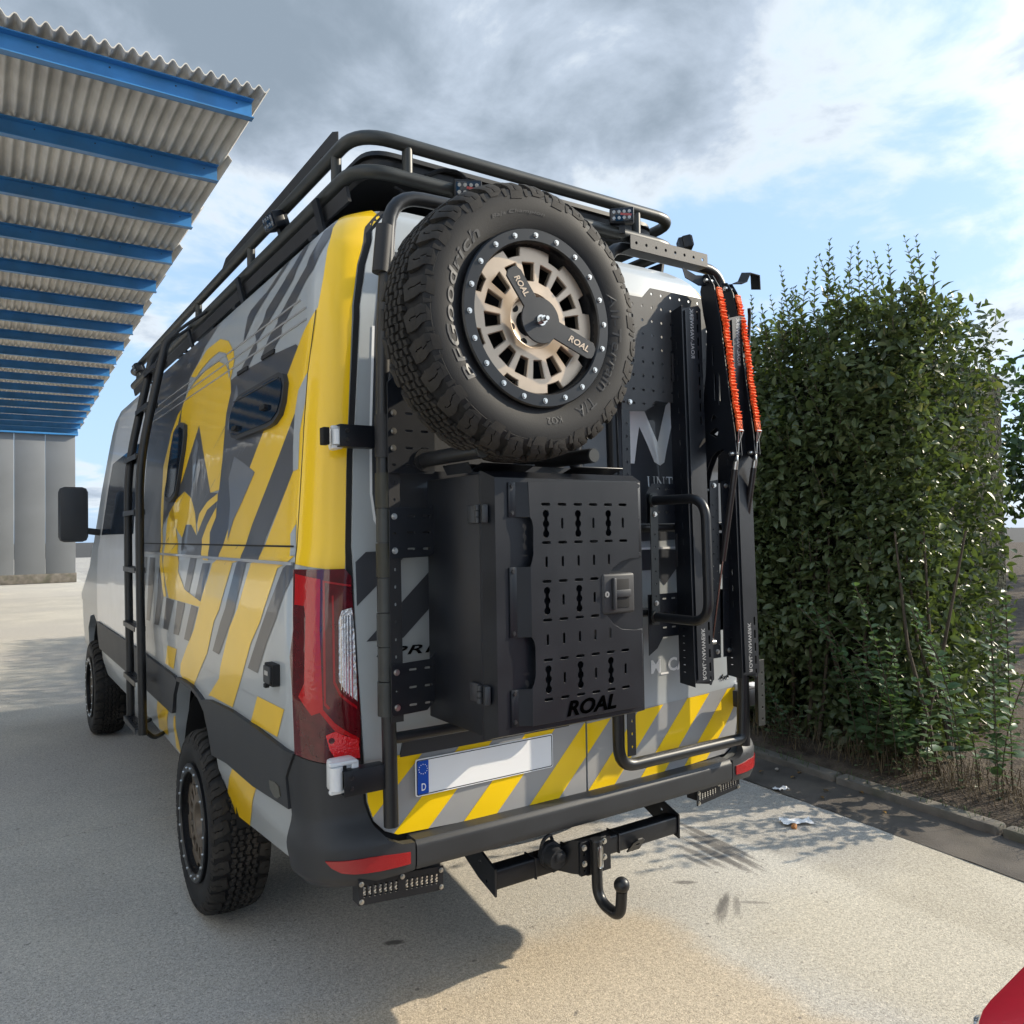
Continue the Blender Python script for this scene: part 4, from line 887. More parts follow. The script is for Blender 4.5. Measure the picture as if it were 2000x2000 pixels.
plates = [([(-.805, 1.712), (-.665, 1.712), (-.655, 1.72), (-.655, 1.985), (-.79, 1.985), (-.805, 1.97)], sl(-.738, .05, 2, 1.735, .05, 5)+[slot(-.787, 1.735, .014, .0075)], [(-.789, 1.783), (-.787, 1.832), (-.787, 1.885)]),
          ([(-.797, 1.467), (-.675, 1.470), (-.660, 1.485), (-.655, 1.63), (-.672, 1.612), (-.797, 1.612), (-.803, 1.604), (-.803, 1.475)], sl(-.735, .05, 2, 1.493, .0475, 3)+[slot(-.788, 1.538, .013, .0075)], [(-.789, 1.587), (-.788, 1.489)]),
          ([(-.797, 1.020), (-.69, 1.024), (-.655, 1.06), (-.655, 1.195), (-.68, 1.170), (-.797, 1.165), (-.803, 1.158), (-.803, 1.027)], sl(-.735, .05, 2, 1.045, .0505, 3)+[slot(-.788, 1.09, .013, .0075)], [(-.787, 1.143), (-.786, 1.043)])]
for o, h, b in plates:
    P = plate_xz('bracket_plate', o, h, -.137, .003, MT['powder'], WC)
    for x, z in b: put('bolt', ME_BOLT, (x, -.1375, z), P)
plate_xz('mount_plate', [(-.655, 1.72), (-.20, 1.72), (-.16, 1.76), (-.16, 2.36), (-.66, 2.36)], [], -.134, .004, MT['powder2'], WC)
bm = bmesh.new(); add_tube(bm, [(-.572, -.14, 2.083), (-.572, -.44, 2.083)], .045, 20); add_box(bm, (-.40, -.115, 2.083), (.62, .04, .04)); obj('wheel_hub_mount', bm, MT['powder2'], WC)
for x in (-.690, -.318):
    bm = bmesh.new(); add_tube(bm, [(x, -.12, 1.752), (x, -.462, 1.752)], .0215, 18); add_tube(bm, [(x, -.137, 1.752), (x, -.143, 1.752)], .034, 18); P = obj('support_peg', bm, MT['tube'], WC)
    bm = bmesh.new(); add_cyl(bm, (x, -.461, 1.752), (x, -.466, 1.752), .0205, .019, 20); obj('end_cap', bm, MT['tubegrey'], P)
def harm(x0, x1, z0, z1, y, nm='hinge_arm'):
    bm = bmesh.new(); zc = (z0+z1)/2
    add_box(bm, ((x0+x1)/2, y, zc), (x1-x0, .004, z1-z0), bev=.001); add_box(bm, ((x0+x1)/2, y+.022, z1-.002), (x1-x0, .044, .004), bev=.001); add_box(bm, ((x0+x1)/2, y+.022, z0+.002), (x1-x0, .044, .004), bev=.001)
    A = obj(nm, bm, MT['powder'], WC)
    for k in (.30, .72): put('bolt', ME_DBOLT, (x0+.022, y-.002, z0+(z1-z0)*k), A)
    return A
harm(-.935, -.808, .810, .880, -.105); harm(-.925, -.815, 1.788, 1.852, -.075)
bm = bmesh.new(); add_tube(bm, [(-.80, -.10, 1.758), (-.80, -.10, 1.882)], .027, 16); obj('clamp', bm, MT['powder2'], WC)
bm = bmesh.new(); add_tube(bm, [(-.80, -.09, 2.30), (-.785, -.09, 2.44)], .0255, 16); obj('clamp', bm, MT['powder2'], WC)

# ------------------------------------------------------------------ right carrier frame
CF = thing('cargo_frame', 'black tube frame with perforated panel and grab handle on the right back door', 'carrier frame', (.40, -.10, .70))
bm = bmesh.new()
FR = [(.076, -.10, 1.6), (.074, -.10, .712), (.715, -.10, .712), (.728, -.10, .95), (.728, -.09, 1.6), (.690, -.065, 2.562), (.09, -.065, 2.562), (.076, -.09, 2.0)]
add_tube(bm, FR, .0215, 16, rb=[0, .075, .03, .2, .2, .10, .10, .2], closed=False); add_tube(bm, [(.076, -.10, 1.6), (.076, -.09, 2.0)], .0215, 16)
add_tube(bm, [(.728, -.10, .95), (.728, -.10, .685)], .0215, 16)
obj('tube_frame', bm, MT['tube'], CF)
for z in (1.545, 1.24):
    bm = bmesh.new(); add_tube(bm, [(.07, -.095, z), (.73, -.095, z)], .0165, 14); obj('cross_tube', bm, MT['tube'], CF)
bar = plate_xz('perforated_bar', rrect(.150, 2.538, .545, 2.588, .004), [circ(.178+.0485*k, 2.563, .0062, 10) for k in range(8)], -.128, .003, MT['perf'], CF)
bm = bmesh.new(); add_box(bm, (.3475, -.100, 2.5395), (.395, .052, .003)); add_box(bm, (.3475, -.100, 2.5865), (.395, .052, .003)); obj('bar_flange', bm, MT['tubegrey'], bar)
pp = [(.098, 1.955), (.210, 1.963), (.262, 2.003), (.565, 2.003), (.60, 2.05), (.60, 2.36), (.575, 2.412), (.246, 2.412), (.206, 2.372), (.098, 2.370)]
ph = []
for j in range(9):
    z = 1.988+.0505*j
    for i in range(10):
        x = .108+.0478*i
        if z < 2.01 and x > .26: continue
        if z > 2.36 and x < .24: continue
        ph.append(slot(x, z, .014, .0085) if z < 2.05 else circ(x, z, .0058, 10))
plate_xz('perforated_panel', pp, ph, -.123, .003, MT['perf'], CF)
put('bolt', ME_BOLT, (.135, -.1235, 1.99), CF)
tp = [(.205, 1.56), (.58, 1.56), (.58, 1.703), (.235, 1.703), (.205, 1.668)]
plate_xz('bracket_plate', tp, sl(.262, .045, 7, 1.685, -.085, 2, .022, .007), -.124, .003, MT['powder'], CF)
bp = [(.205, 1.090), (.245, 1.112), (.275, 1.150), (.62, 1.150), (.62, 1.305), (.205, 1.305)]
plate_xz('bracket_plate', bp, sl(.285, .045, 7, 1.287, -.052, 3, .022, .007), -.124, .003, MT['powder'], CF)
st = plate_xz('handle_strip', rrect(.207, 1.200, .243, 1.668, .006), [circ(.226, 1.30+.044*k, .0038, 8) for k in range(6)], -.142, .004, MT['tubegrey'], CF)
for z in (1.592, 1.276): put('bolt', ME_BOLT, (.226, -.1425, z), st)
bm = bmesh.new(); add_tube(bm, [(.220, -.14, 1.640), (.222, -.385, 1.640), (.222, -.390, 1.228), (.220, -.14, 1.228)], .0165, 16, rb=.075, k=8); GH = obj('grab_handle', bm, MT['tube'], CF)
for z in (1.640, 1.228):
    bm = bmesh.new(); add_tube(bm, [(.220, -.142, z), (.220, -.150, z)], .022, 16); obj('weld_bead', bm, MT['tubegrey'], GH)
plate_xz('perforated_strip', [(.088, .755), (.126, .755), (.126, 1.96), (.088, 1.96)], holes_line(.110, .785, 1.93, .045, .008, .011), -.132, .003, MT['powder'], CF)
plate_yz('perforated_strip', [(-.15, .765), (-.105, .765), (-.105, 1.02), (-.15, 1.02)], [slot(-.132, .79+.045*k, .009, .012) for k in range(5)], .790, .003, MT['tubegrey'], CF)
plate_xz('perforated_strip', [(.752, .765), (.790, .765), (.790, 1.02), (.752, 1.02)], [slot(.776, .79+.045*k, .008, .011) for k in range(5)], -.152, .003, MT['tubegrey'], CF)
for z in (.86, 1.82):
    bm = bmesh.new(); add_box(bm, (.79, -.07, z), (.14, .04, .065), bev=.004); obj('hinge_arm', bm, MT['powder'], CF)

# ------------------------------------------------------------------ folded bike carrier
BC = thing('bike_carrier', 'folded bike carrier with two slotted rails and orange straps at the right back door', 'bike carrier', (.52, -.20, .98))
def rail(x0, x1):
    t = .003
    def yy(z): return -.200+.028*(z-.98)/1.4
    def tilt(me):
        for v in me.vertices: v.co.y += .028*(v.co.z-.98)/1.4
        me.update()
    w = x1-x0
    H = []
    for z0, z1 in ((2.345, 1.93), (1.20, .985)):
        z = z0
        while z > z1: H.append([(a, b) for a, b in slot(x1-.018, z-.018, .010, .034)]); z -= .049
    out = [(x0, .985), (x1-.006, .985), (x1, .991), (x1, 2.352), (x1-.012, 2.364), (x0, 2.340)]
    me = curve_mesh([out]+H, t, .0005, Matrix.Translation((0, -.1985, 0)) @ XZ); tilt(me); shade(me, 40)
    R_ = link_mesh('rail', me, MT['powder'], BC)
    fl = [(.130, .978), (.203, .972), (.203, 2.352), (.130, 2.335)]
    HS = [slot(.155, 1.02+.026*k, .012, .0035) for k in range(7)]+[slot(.155, 2.29-.026*k, .012, .0035) for k in range(7)]+[slot(.172, 1.25+.06*k, .003, .024) for k in range(17)]
    me = curve_mesh([fl]+HS, t, .0004, Matrix.Translation((x0, 0, 0)) @ YZ)
    tilt(me); shade(me, 40); link_mesh('rail_flange', me, MT['powder'], R_)
    bm = bmesh.new(); add_box(bm, (x0+.016, -.2035, 1.665), (.006, .006, 1.34)); add_box(bm, (x1-.0015, -.165, 1.665), (.003, .068, 1.36))
    for v in bm.verts: v.co.y += .028*(v.co.z-.98)/1.4
    obj('rail_rib', bm, MT['powder'], R_)
    for zc, sgn in ((2.255, 1), (1.085, 1)):
        me = fit_text(text_mesh('ROAL-VANWERK', 1, .0, .1, .02, 1.05), 0, 0, .185, .019)
        for v in me.vertices: v.co = Vector((x0+w*.62-v.co.y, -.2005, zc-.0925+v.co.x))
        for v in me.vertices: v.co.x = 2*(x0+w*.52)-v.co.x
        tilt(me); link_mesh('lettering', me, MT['grey2'], R_)
    return R_
rail(.350, .452); rail(.603, .703)
def bladed(x, dy, dz):
    o = [(-.160, 2.490), (-.181, 2.486), (-.209, 2.439), (-.237, 2.290), (-.269, 2.034), (-.292, 1.880), (-.298, 1.800), (-.285, 1.782), (-.265, 1.800), (-.235, 1.827), (-.207, 1.823), (-.182, 1.803), (-.156, 1.755), (-.138, 1.70), (-.112, 1.70), (-.120, 1.90), (-.142, 1.99), (-.162, 2.115), (-.171, 2.273), (-.156, 2.340), (-.143, 2.43)]
    hl = [[(-.180, 1.933), (-.193, 1.962), (-.213, 1.947)], [(-.170, 1.891), (-.208, 1.912), (-.217, 1.894), (-.207, 1.870)], slot(-.205, 2.06, .008, .10), slot(-.225, 2.05, .008, .12), slot(-.198, 2.18, .007, .08)]
    f = lambda q: [(a+dy, b+dz) for a, b in q]
    A = plate_yz('arm', f(o), [f(h) for h in hl], x-.014, .004, MT['powder'], BC)
    plate_yz('arm_plate', f(o), [f(h) for h in hl], x+.014, .004, MT['powder'], A)
    for p in ((-.180, 2.462), (-.283, 1.806)):
        bm = bmesh.new(); add_cyl(bm, (x-.030, p[0]+dy, p[1]+dz), (x+.020, p[0]+dy, p[1]+dz), .0085, n=16); add_cyl(bm, (x-.034, p[0]+dy, p[1]+dz), (x-.030, p[0]+dy, p[1]+dz), .0045, n=6); obj('pivot_bolt', bm, MT['steel'], A)
    # ruched elastic strap lying along the front edge
    pts = [(-.222, 2.428), (-.250, 2.290), (-.266, 2.17), (-.282, 2.034), (-.300, 1.930), (-.306, 1.885)]
    P = [Vector((0, a+dy, b+dz)) for a, b in pts]; L = [0]
    for i in range(1, len(P)): L.append(L[-1]+(P[i]-P[i-1]).length)
    n = 190; bm = bmesh.new(); prev = None; rn = random.Random(int(x*100))
    for i in range(n+1):
        s = L[-1]*i/n; k = max(j for j in range(len(L)) if L[j] <= s+1e-9); k = min(k, len(P)-2); t = (s-L[k])/(L[k+1]-L[k]); p = P[k].lerp(P[k+1], t)
        sm_ = 1.0 if .06 < i/n < .93 else .15
        h = .0042*sm_*(math.sin(i*2*PI/4.0)+.5*math.sin(i*.9+x*9)); w = .0125+.0022*sm_*math.sin(i*1.1+x*5)+.001*rn.uniform(-1, 1)*sm_; xo = .002*math.sin(i*.21+x*7)*sm_
        v = [bm.verts.new((x-.003+xo-w, p.y-h-.004, p.z+.002*math.sin(i*1.7)*sm_)), bm.verts.new((x-.003+xo+w, p.y-h-.004, p.z-.002*math.sin(i*1.7)*sm_)), bm.verts.new((x-.003+xo+w, p.y+.004, p.z)), bm.verts.new((x-.003+xo-w, p.y+.004, p.z))]
        if prev:
            for j in range(4): bm.faces.new((prev[j], prev[(j+1) % 4], v[(j+1) % 4], v[j]))
        else: bm.faces.new(v)
        prev = v
    bm.faces.new(prev)
    ST = obj('strap', bm, MT['strap'], A, 20)
    bm = bmesh.new()
    for i in (0, 1):
        c = Vector((x-.003, pts[0][0]+dy-.0055, pts[0][1]+dz-.018)) if i == 0 else Vector((x-.003, pts[-1][0]+dy-.006, pts[-1][1]+dz+.022))
        for d in ((1, 1), (1, -1)): add_tube(bm, [c+Vector((-.009, 0, -.011*d[1])), c+Vector((.009, 0, .011*d[1]))], .0009, 5)
        for zz_ in (-.012, .012): add_tube(bm, [c+Vector((-.010, 0, zz_)), c+Vector((.010, 0, zz_))], .0009, 5)
    obj('stitching', bm, MT['gap'], ST)
    e = P[-1]; bm = bmesh.new()
    add_tube(bm, [(x-.015, e.y-.004, e.z+.004), (x+.010, e.y-.004, e.z+.004), (x+.0005, e.y+.008, e.z-.040), (x-.006, e.y+.008, e.z-.040)], .0022, 8, closed=True, rb=.003)
    add_tube(bm, [(x-.003, e.y+.008, e.z-.040), (x-.003, e.y+.012, e.z-.085)], .003, 8)
    obj('strap_buckle', bm, MT['steel'], A)
    return A
bladed(.50, 0, 0); bladed(.69, .072, .018)
for x, (ya, za), (yb, zb), (yc, zc) in ((.492, (-.289, 1.778), (-.216, 1.419), (-.158, 1.115)), (.682, (-.218, 1.795), (-.142, 1.418), (-.080, 1.095))):
    bm = bmesh.new(); add_tube(bm, [(x, ya+.006, za-.028), (x, yb, zb)], .0112, 16); GS = obj('gas_strut', bm, mat('strut_black', (.02, .017, .017), .3, coat=.3), BC)
    bm = bmesh.new(); add_tube(bm, [(x, yb, zb), (x, yc, zc)], .0042, 10); obj('strut_rod', bm, mat('strut_rod_steel', (.30, .25, .22), .25, metal=1), GS)
    bm = bmesh.new(); add_tube(bm, [(x, ya+.006, za-.028), (x, ya, za)], .0092, 12); add_box(bm, (x, ya, za+.008), (.010, .016, .026), bev=.003); obj('strut_eye', bm, MT['steel'], GS)
    bm = bmesh.new(); add_tube(bm, [(x, yc, zc+.03), (x, yc, zc)], .0068, 10); add_cyl(bm, (x-.012, yc, zc), (x+.014, yc, zc), .0095, n=14); obj('strut_eye', bm, MT['steel'], GS)
for x in (.525, .590):
    P = plate_xz('upright', [(x-.024, 1.052), (x+.024, 1.052), (x+.030, 1.722), (x-.016, 1.715)], [circ(x-.004, 1.12+.046*k, .0034, 8) for k in range(12)]+[circ(x+.018, 1.10+.046*k, .003, 8) for k in range(13)], -.148, .004, MT['powder'], BC)
    for z in (1.70, 1.075): put('bolt', ME_BOLT, (x+.004, -.1485, z), P)
plate_xz('cross_plate', [(.34, 1.40), (.72, 1.40), (.72, 1.52), (.34, 1.52)], [], -.133, .004, MT['powder2'], BC)
plate_xz('cross_plate', [(.34, 2.08), (.72, 2.08), (.72, 2.18), (.34, 2.18)], [], -.133, .004, MT['powder2'], BC)
def strip3(bm, pts, w, t=.004):       # bent flat bar given as centre line points and a width vector
    w = Vector(w); prev = None
    P = [Vector(p) for p in pts]
    for i, p in enumerate(P):
        d = (P[min(i+1, len(P)-1)]-P[max(i-1, 0)]).normalized(); n = d.cross(w.normalized())*t/2
        v = [bm.verts.new(p-w/2-n), bm.verts.new(p+w/2-n), bm.verts.new(p+w/2+n), bm.verts.new(p-w/2+n)]
        if prev:
            for j in range(4): bm.faces.new((prev[j], prev[(j+1) % 4], v[(j+1) % 4], v[j]))
        else: bm.faces.new(v)
        prev = v
    bm.faces.new(prev)
bm = bmesh.new(); strip3(bm, [(.497, -.165, 2.468), (.462, -.150, 2.468), (.412, -.130, 2.495)], (0, .014, .042)); obj('wheel_hook', bm, MT['powder'], BC)
bm = bmesh.new(); strip3(bm, [(.708, -.13, 2.500), (.735, -.135, 2.512), (.752, -.14, 2.548), (.800, -.145, 2.545), (.803, -.145, 2.488)], (0, .045, .012)); obj('wheel_hook', bm, MT['powder'], BC)
bm = bmesh.new(); add_tube(bm, [(.74, -.16, 2.40), (.755, -.15, 2.37), (.748, -.14, 2.20)], .007, 8, rb=.01); obj('hook_end', bm, MT['powder'], BC)

# ------------------------------------------------------------------ tow bar (part of the van)
bm = bmesh.new(); add_box(bm, (.040, .033, .402), (.83, .062, .066), bev=.008, seg=3); TB = obj('tow_bar', bm, MT['powder'], VAN)
for x in (-.215, -.06, .155):
    bm = bmesh.new(); add_box(bm, (x, .033, .402), (.006, .070, .072), bev=.002); obj('collar', bm, MT['powder2'], TB)
for x in (-.378, .458):
    plate_yz('end_plate', [(-.002, .352), (-.002, .440), (.075, .470), (.33, .510), (.34, .470), (.20, .425), (.10, .380)], [circ(.09, .437, .008, 8), circ(.17, .455, .008, 8), circ(.05, .385, .007, 8), circ(.26, .478, .008, 8)], x, .008, MT['powder'], TB)
bm = bmesh.new()
o = [(-.13, .002), (-.105, -.052), (-.07, -.098), (.030, -.098), (.040, -.06), (.045, .004)]
va = [bm.verts.new((x, y, .376)) for x, y in o]; vb = [bm.verts.new((x, y, .488 if y < -.03 else .440)) for x, y in o]
for i in range(len(o)): bm.faces.new((va[i], va[(i+1) % len(o)], vb[(i+1) % len(o)], vb[i]))
bm.faces.new(va[::-1]); bm.faces.new(vb)
obj('coupling_bracket', bm, MT['powder'], TB, 30)
for x in (-.093, -.020): plate_xz('flange_plate', rrect(x-.020, .388, x+.020, .498, .004), [circ(x-.004, .457, .0055, 10), circ(x-.004, .403, .005, 10)], -.112, .012, MT['powder'], TB)
for x, z in ((-.099, .481), (-.099, .428), (-.012, .484), (-.012, .431)): put('bolt', ME_HEX, (x, -.113, z), TB).scale = (1.35, 1.35, 1.35)
bm = bmesh.new(); add_tube(bm, [(-.058, -.125, .500), (-.058, -.130, .30), (-.056, -.20, .262), (-.052, -.245, .30), (-.050, -.248, .362)], [.0195]*30, 18, rb=.055) if False else add_tube(bm, [(-.058, -.128, .502), (-.058, -.130, .305), (-.054, -.238, .286), (-.051, -.244, .372)], .0185, 18, rb=.075, k=9)
bmesh.ops.create_uvsphere(bm, u_segments=24, v_segments=16, radius=.0258, matrix=Matrix.Translation((-.051, -.244, .392)))
add_cyl(bm, (-.058, -.128, .500), (-.058, -.128, .506), .022, .020, 20)
TBALL = obj('tow_ball', bm, MT['tube'], TB, 50)
bm = bmesh.new(); add_box(bm, (-.058, -.1485, .452), (.018, .004, .072), bev=.006); obj('release_plate', bm, MT['steel'], TBALL)
bm = bmesh.new(); add_cyl(bm, (-.155, .004, .436), (-.155, -.045, .432), .036, .033, 24); add_box(bm, (-.150, -.050, .440), (.036, .014, .030), bev=.005); add_cyl(bm, (-.155, .01, .436), (-.155, -.008, .436), .046, .044, 24)
add_tube(bm, [(-.185, .02, .440), (-.19, -.005, .492), (-.155, .0, .505), (-.13, .02, .47)], .006, 8, rb=.03); obj('trailer_socket', bm, MT['plastic'], TB)
plate_xz('eye_plate', [(-.19, .418), (-.12, .418), (-.105, .385), (-.15, .376), (-.182, .395)], [slot(-.150, .394, .020, .009)], -.010, .006, MT['powder'], TB)
P = plate('eye_plate', [(-.03, -.02), (.03, -.02), (.026, .035), (.010, .048), (-.012, .048), (-.028, .034)], [slot(0, .02, .022, .011)], .006, MT['powder'], TB, Matrix.Translation((.232, .0, .372)) @ Matrix.Rotation(math.radians(128), 4, 'X'))

# ------------------------------------------------------------------ roof rack
RK = thing('roof_rack', 'black tubular roof rack with double rails and work lamps on the van roof', 'roof rack', (0, 2.5, 2.70))
hx, y0, y1 = .738, .215, 4.85
def loop(z): return [(-hx, y0, z), (hx, y0, z), (hx, y1, z), (-hx, y1, z)]
for z, nm in ((2.868, 'upper_rail'), (2.752, 'lower_rail')):
    bm = bmesh.new(); add_tube(bm, loop(z), .0235, 16, rb=.13, closed=True, k=8); obj(nm, bm, MT['tubegrey'], RK)
for x, y in [(-hx, yy_) for yy_ in (.40, 1.44, 2.48, 3.50, 4.5)]+[(hx, yy_) for yy_ in (.40, 1.44, 2.48, 3.50, 4.5)]+[(-.555, y0), (.50, y0), (0, y1)]:
    bm = bmesh.new(); add_tube(bm, [(x, y, 2.752), (x, y, 2.868)], .0185, 14); obj('post', bm, MT['tubegrey'], RK)
for y in (.7, 1.6, 2.5, 3.4, 4.3):
    bm = bmesh.new(); add_box(bm, (0, y, 2.742), (1.46, .05, .028)); obj('cross_bar', bm, MT['powder'], RK)
for s in (-1, 1):
    for y in (.52, 1.55, 2.6, 3.7):
        bm = bmesh.new(); add_box(bm, (s*.752, y, 2.662), (.012, .045, .16), R=Matrix.Rotation(s*.25, 3, 'Y')); add_box(bm, (s*.765, y, 2.60), (.05, .045, .010)); obj('roof_foot', bm, MT['powder'], RK)
    bm = bmesh.new(); add_box(bm, (s*.735, 2.5, 2.690), (.012, 4.4, .05), R=Matrix.Rotation(s*.2, 3, 'Y')); obj('skirt', bm, MT['powder2'], RK)
# fairing along the left rail with cut-outs
pw = [(.47, 2.885), (.47, 2.985), (.52, 3.005), (2.02, 2.985), (2.09, 2.952), (2.12, 2.905), (2.40, 2.885)]
hl = []
for y in (.60, .95, 1.30, 1.62, ):
    for k in range(3): hl.append([(p, q) for p, q in slot(y+.020*k, 2.935+.006*k, .010, .030)])
for i, y in enumerate((1.98, 1.94, 1.90, 1.87, 1.80, 1.74, 1.70, 1.67)):
    hl.append(slot(y, 2.925, .012 if i % 3 else .020, .040))
plate_yz('side_fairing', pw, hl, -.702, .004, MT['powder2'], RK)
# black ribbed box inside the rack
TN = thing('roof_tent', 'flat black ribbed roof tent case lying inside the roof rack', 'roof tent', (0, 1.6, 2.76))
def rbox(x0, x1, ya, yb, z0, z1, r): return [(x0, ya, z0), (x1, ya, z0), (x1, yb, z0), (x0, yb, z0)]
prf = [(0, 2.76), (.012, 2.762), (.016, 2.782), (.004, 2.786), (.004, 2.793), (.016, 2.797), (.018, 2.824), (.006, 2.829), (.006, 2.836), (.018, 2.840), (.014, 2.858), (-.02, 2.866), (-.3, 2.872)]
bm = bmesh.new(); rings = []
for d, z in prf:
    P = fillet([Vector((-.66-d, .285-d, z)), Vector((.66+d, .285-d, z)), Vector((.66+d, 3.0+d, z)), Vector((-.66-d, 3.0+d, z))], .10, 6, True)
    rings.append([bm.verts.new(p) for p in P])
for i in range(len(rings)-1):
    for j in range(len(rings[0])): bm.faces.new((rings[i][j], rings[i][(j+1) % len(rings[0])], rings[i+1][(j+1) % len(rings[0])], rings[i+1][j]))
bm.faces.new(rings[-1]); bm.faces.new(rings[0][::-1])
obj('case', bm, MT['panelblack'], TN, 40)
bm = bmesh.new(); add_tube(bm, [(-.46, .262, 2.80), (-.40, .258, 2.838), (-.33, .257, 2.846), (-.29, .256, 2.82), (-.285, .256, 2.79)], .008, 8, rb=.03); obj('cable', bm, MT['black'], TN)
bm = bmesh.new(); add_tube(bm, [(-.60, .262, 2.782), (-.50, .262, 2.776), (-.40, .262, 2.782)], .004, 6, rb=.03); obj('cable', bm, MT['blackred'], TN)
for (xa, xb, zo, sg, mm) in ((-.60, -.20, 2.715, .020, 'black'), (-.30, .42, 2.722, .014, 'black'), (-.58, -.10, 2.708, .028, 'black')):
    bm = bmesh.new(); add_tube(bm, [(xa+(xb-xa)*t/10, .222+.006*math.sin(t*1.7), zo-sg*math.sin(PI*t/10)*(1+.4*math.sin(t*2.3))) for t in range(11)], .0055, 7); obj('cable', bm, MT[mm], RK)
def lamp(c, rz, rx, sc=1.0, red=True):
    M = Matrix.Translation(c) @ Matrix.Rotation(rz, 4, 'Z') @ Matrix.Rotation(rx, 4, 'X') @ Matrix.Scale(sc, 4)
    bm = bmesh.new(); add_box(bm, (0, 0, 0), (.115, .055, .072), bev=.008)
    for k in range(9): add_box(bm, (-.046+.0115*k, .036, 0), (.004, .022, .064))
    add_box(bm, (0, .02, -.055), (.03, .03, .04)); bm.transform(M); H = obj('work_lamp', bm, MT['powder'], RK)
    bm = bmesh.new(); add_box(bm, (0, -.030, 0), (.100, .006, .058), bev=.002); bm.transform(M); obj('lamp_lens', bm, MT['glass'], H)
    bm = bmesh.new()
    for i in range(4):
        for j in range(2): add_cyl(bm, (-.036+.024*i, -.030, -.014+.028*j), (-.036+.024*i, -.0345, -.014+.028*j), .0105, .0075, 12)
    bm.transform(M); obj('led', bm, MT['led'], H)
    if red:
        bm = bmesh.new(); add_box(bm, (.02, -.0338, 0), (.052, .002, .010), R=Matrix.Rotation(.15, 3, 'Y')); bm.transform(M); obj('lamp_badge', bm, MT['redrefl'], H)
lamp((-.345, .168, 2.745), -.45, .30, .85); lamp((.385, .175, 2.805), -.75, .12, .85); lamp((.80, .22, 2.785), .9, -.2, .75, False); lamp((-.775, .98, 2.815), -PI/2+.1, .35, .9, False); lamp((-.775, 4.3, 2.815), -PI/2, .35, .9, False)

# ------------------------------------------------------------------ side ladder
LD = thing('side_ladder', 'black ladder fixed to the left side of the van up to the roof rack', 'ladder', (-1.08, 2.4, .5))
for y in (2.25, 2.63):
    bm = bmesh.new(); add_tube(bm, [(-.90, y-.02, 2.62), (-.955, y, 2.56), (-1.085, y, 1.93), (-1.085, y, 1.35), (-1.075, y-.005, .53)], .0215, 14, rb=[0, .03, .2, .2, 0]); obj('stile', bm, MT['tube'], LD)
    bm = bmesh.new(); add_tube(bm, [(-.955, y, 2.57), (-.86, y-.02, 2.66), (-.76, y-.05, 2.74)], .009, 8, rb=.04); obj('bracket', bm, MT['tube'], LD)
    bm = bmesh.new(); add_tube(bm, [(-1.075, y, .56), (-1.02, y+.02, .50), (-.96, y+.10, .50)], .012, 8, rb=.03); obj('bracket', bm, MT['tube'], LD)
for z in (2.46, 2.24, 1.97, 1.68, 1.38, 1.08, .80, .56):
    x = -1.085 if z < 1.95 else -.955-.13*(2.56-z)/.63
    P = plate('rung', rrect(-.19, -.025, .19, .025, .006), [slot(-.14+.056*k, 0, .03, .018) for k in range(6)], .004, MT['powder'], LD, Matrix.Translation((x, 2.44, z)) @ Matrix.Rotation(PI/2, 4, 'Z'))
    bm = bmesh.new(); add_box(bm, (x-.025, 2.44, z-.012), (.003, .38, .026)); add_box(bm, (x+.025, 2.44, z-.012), (.003, .38, .026)); obj('rung_flange', bm, MT['powder'], P)

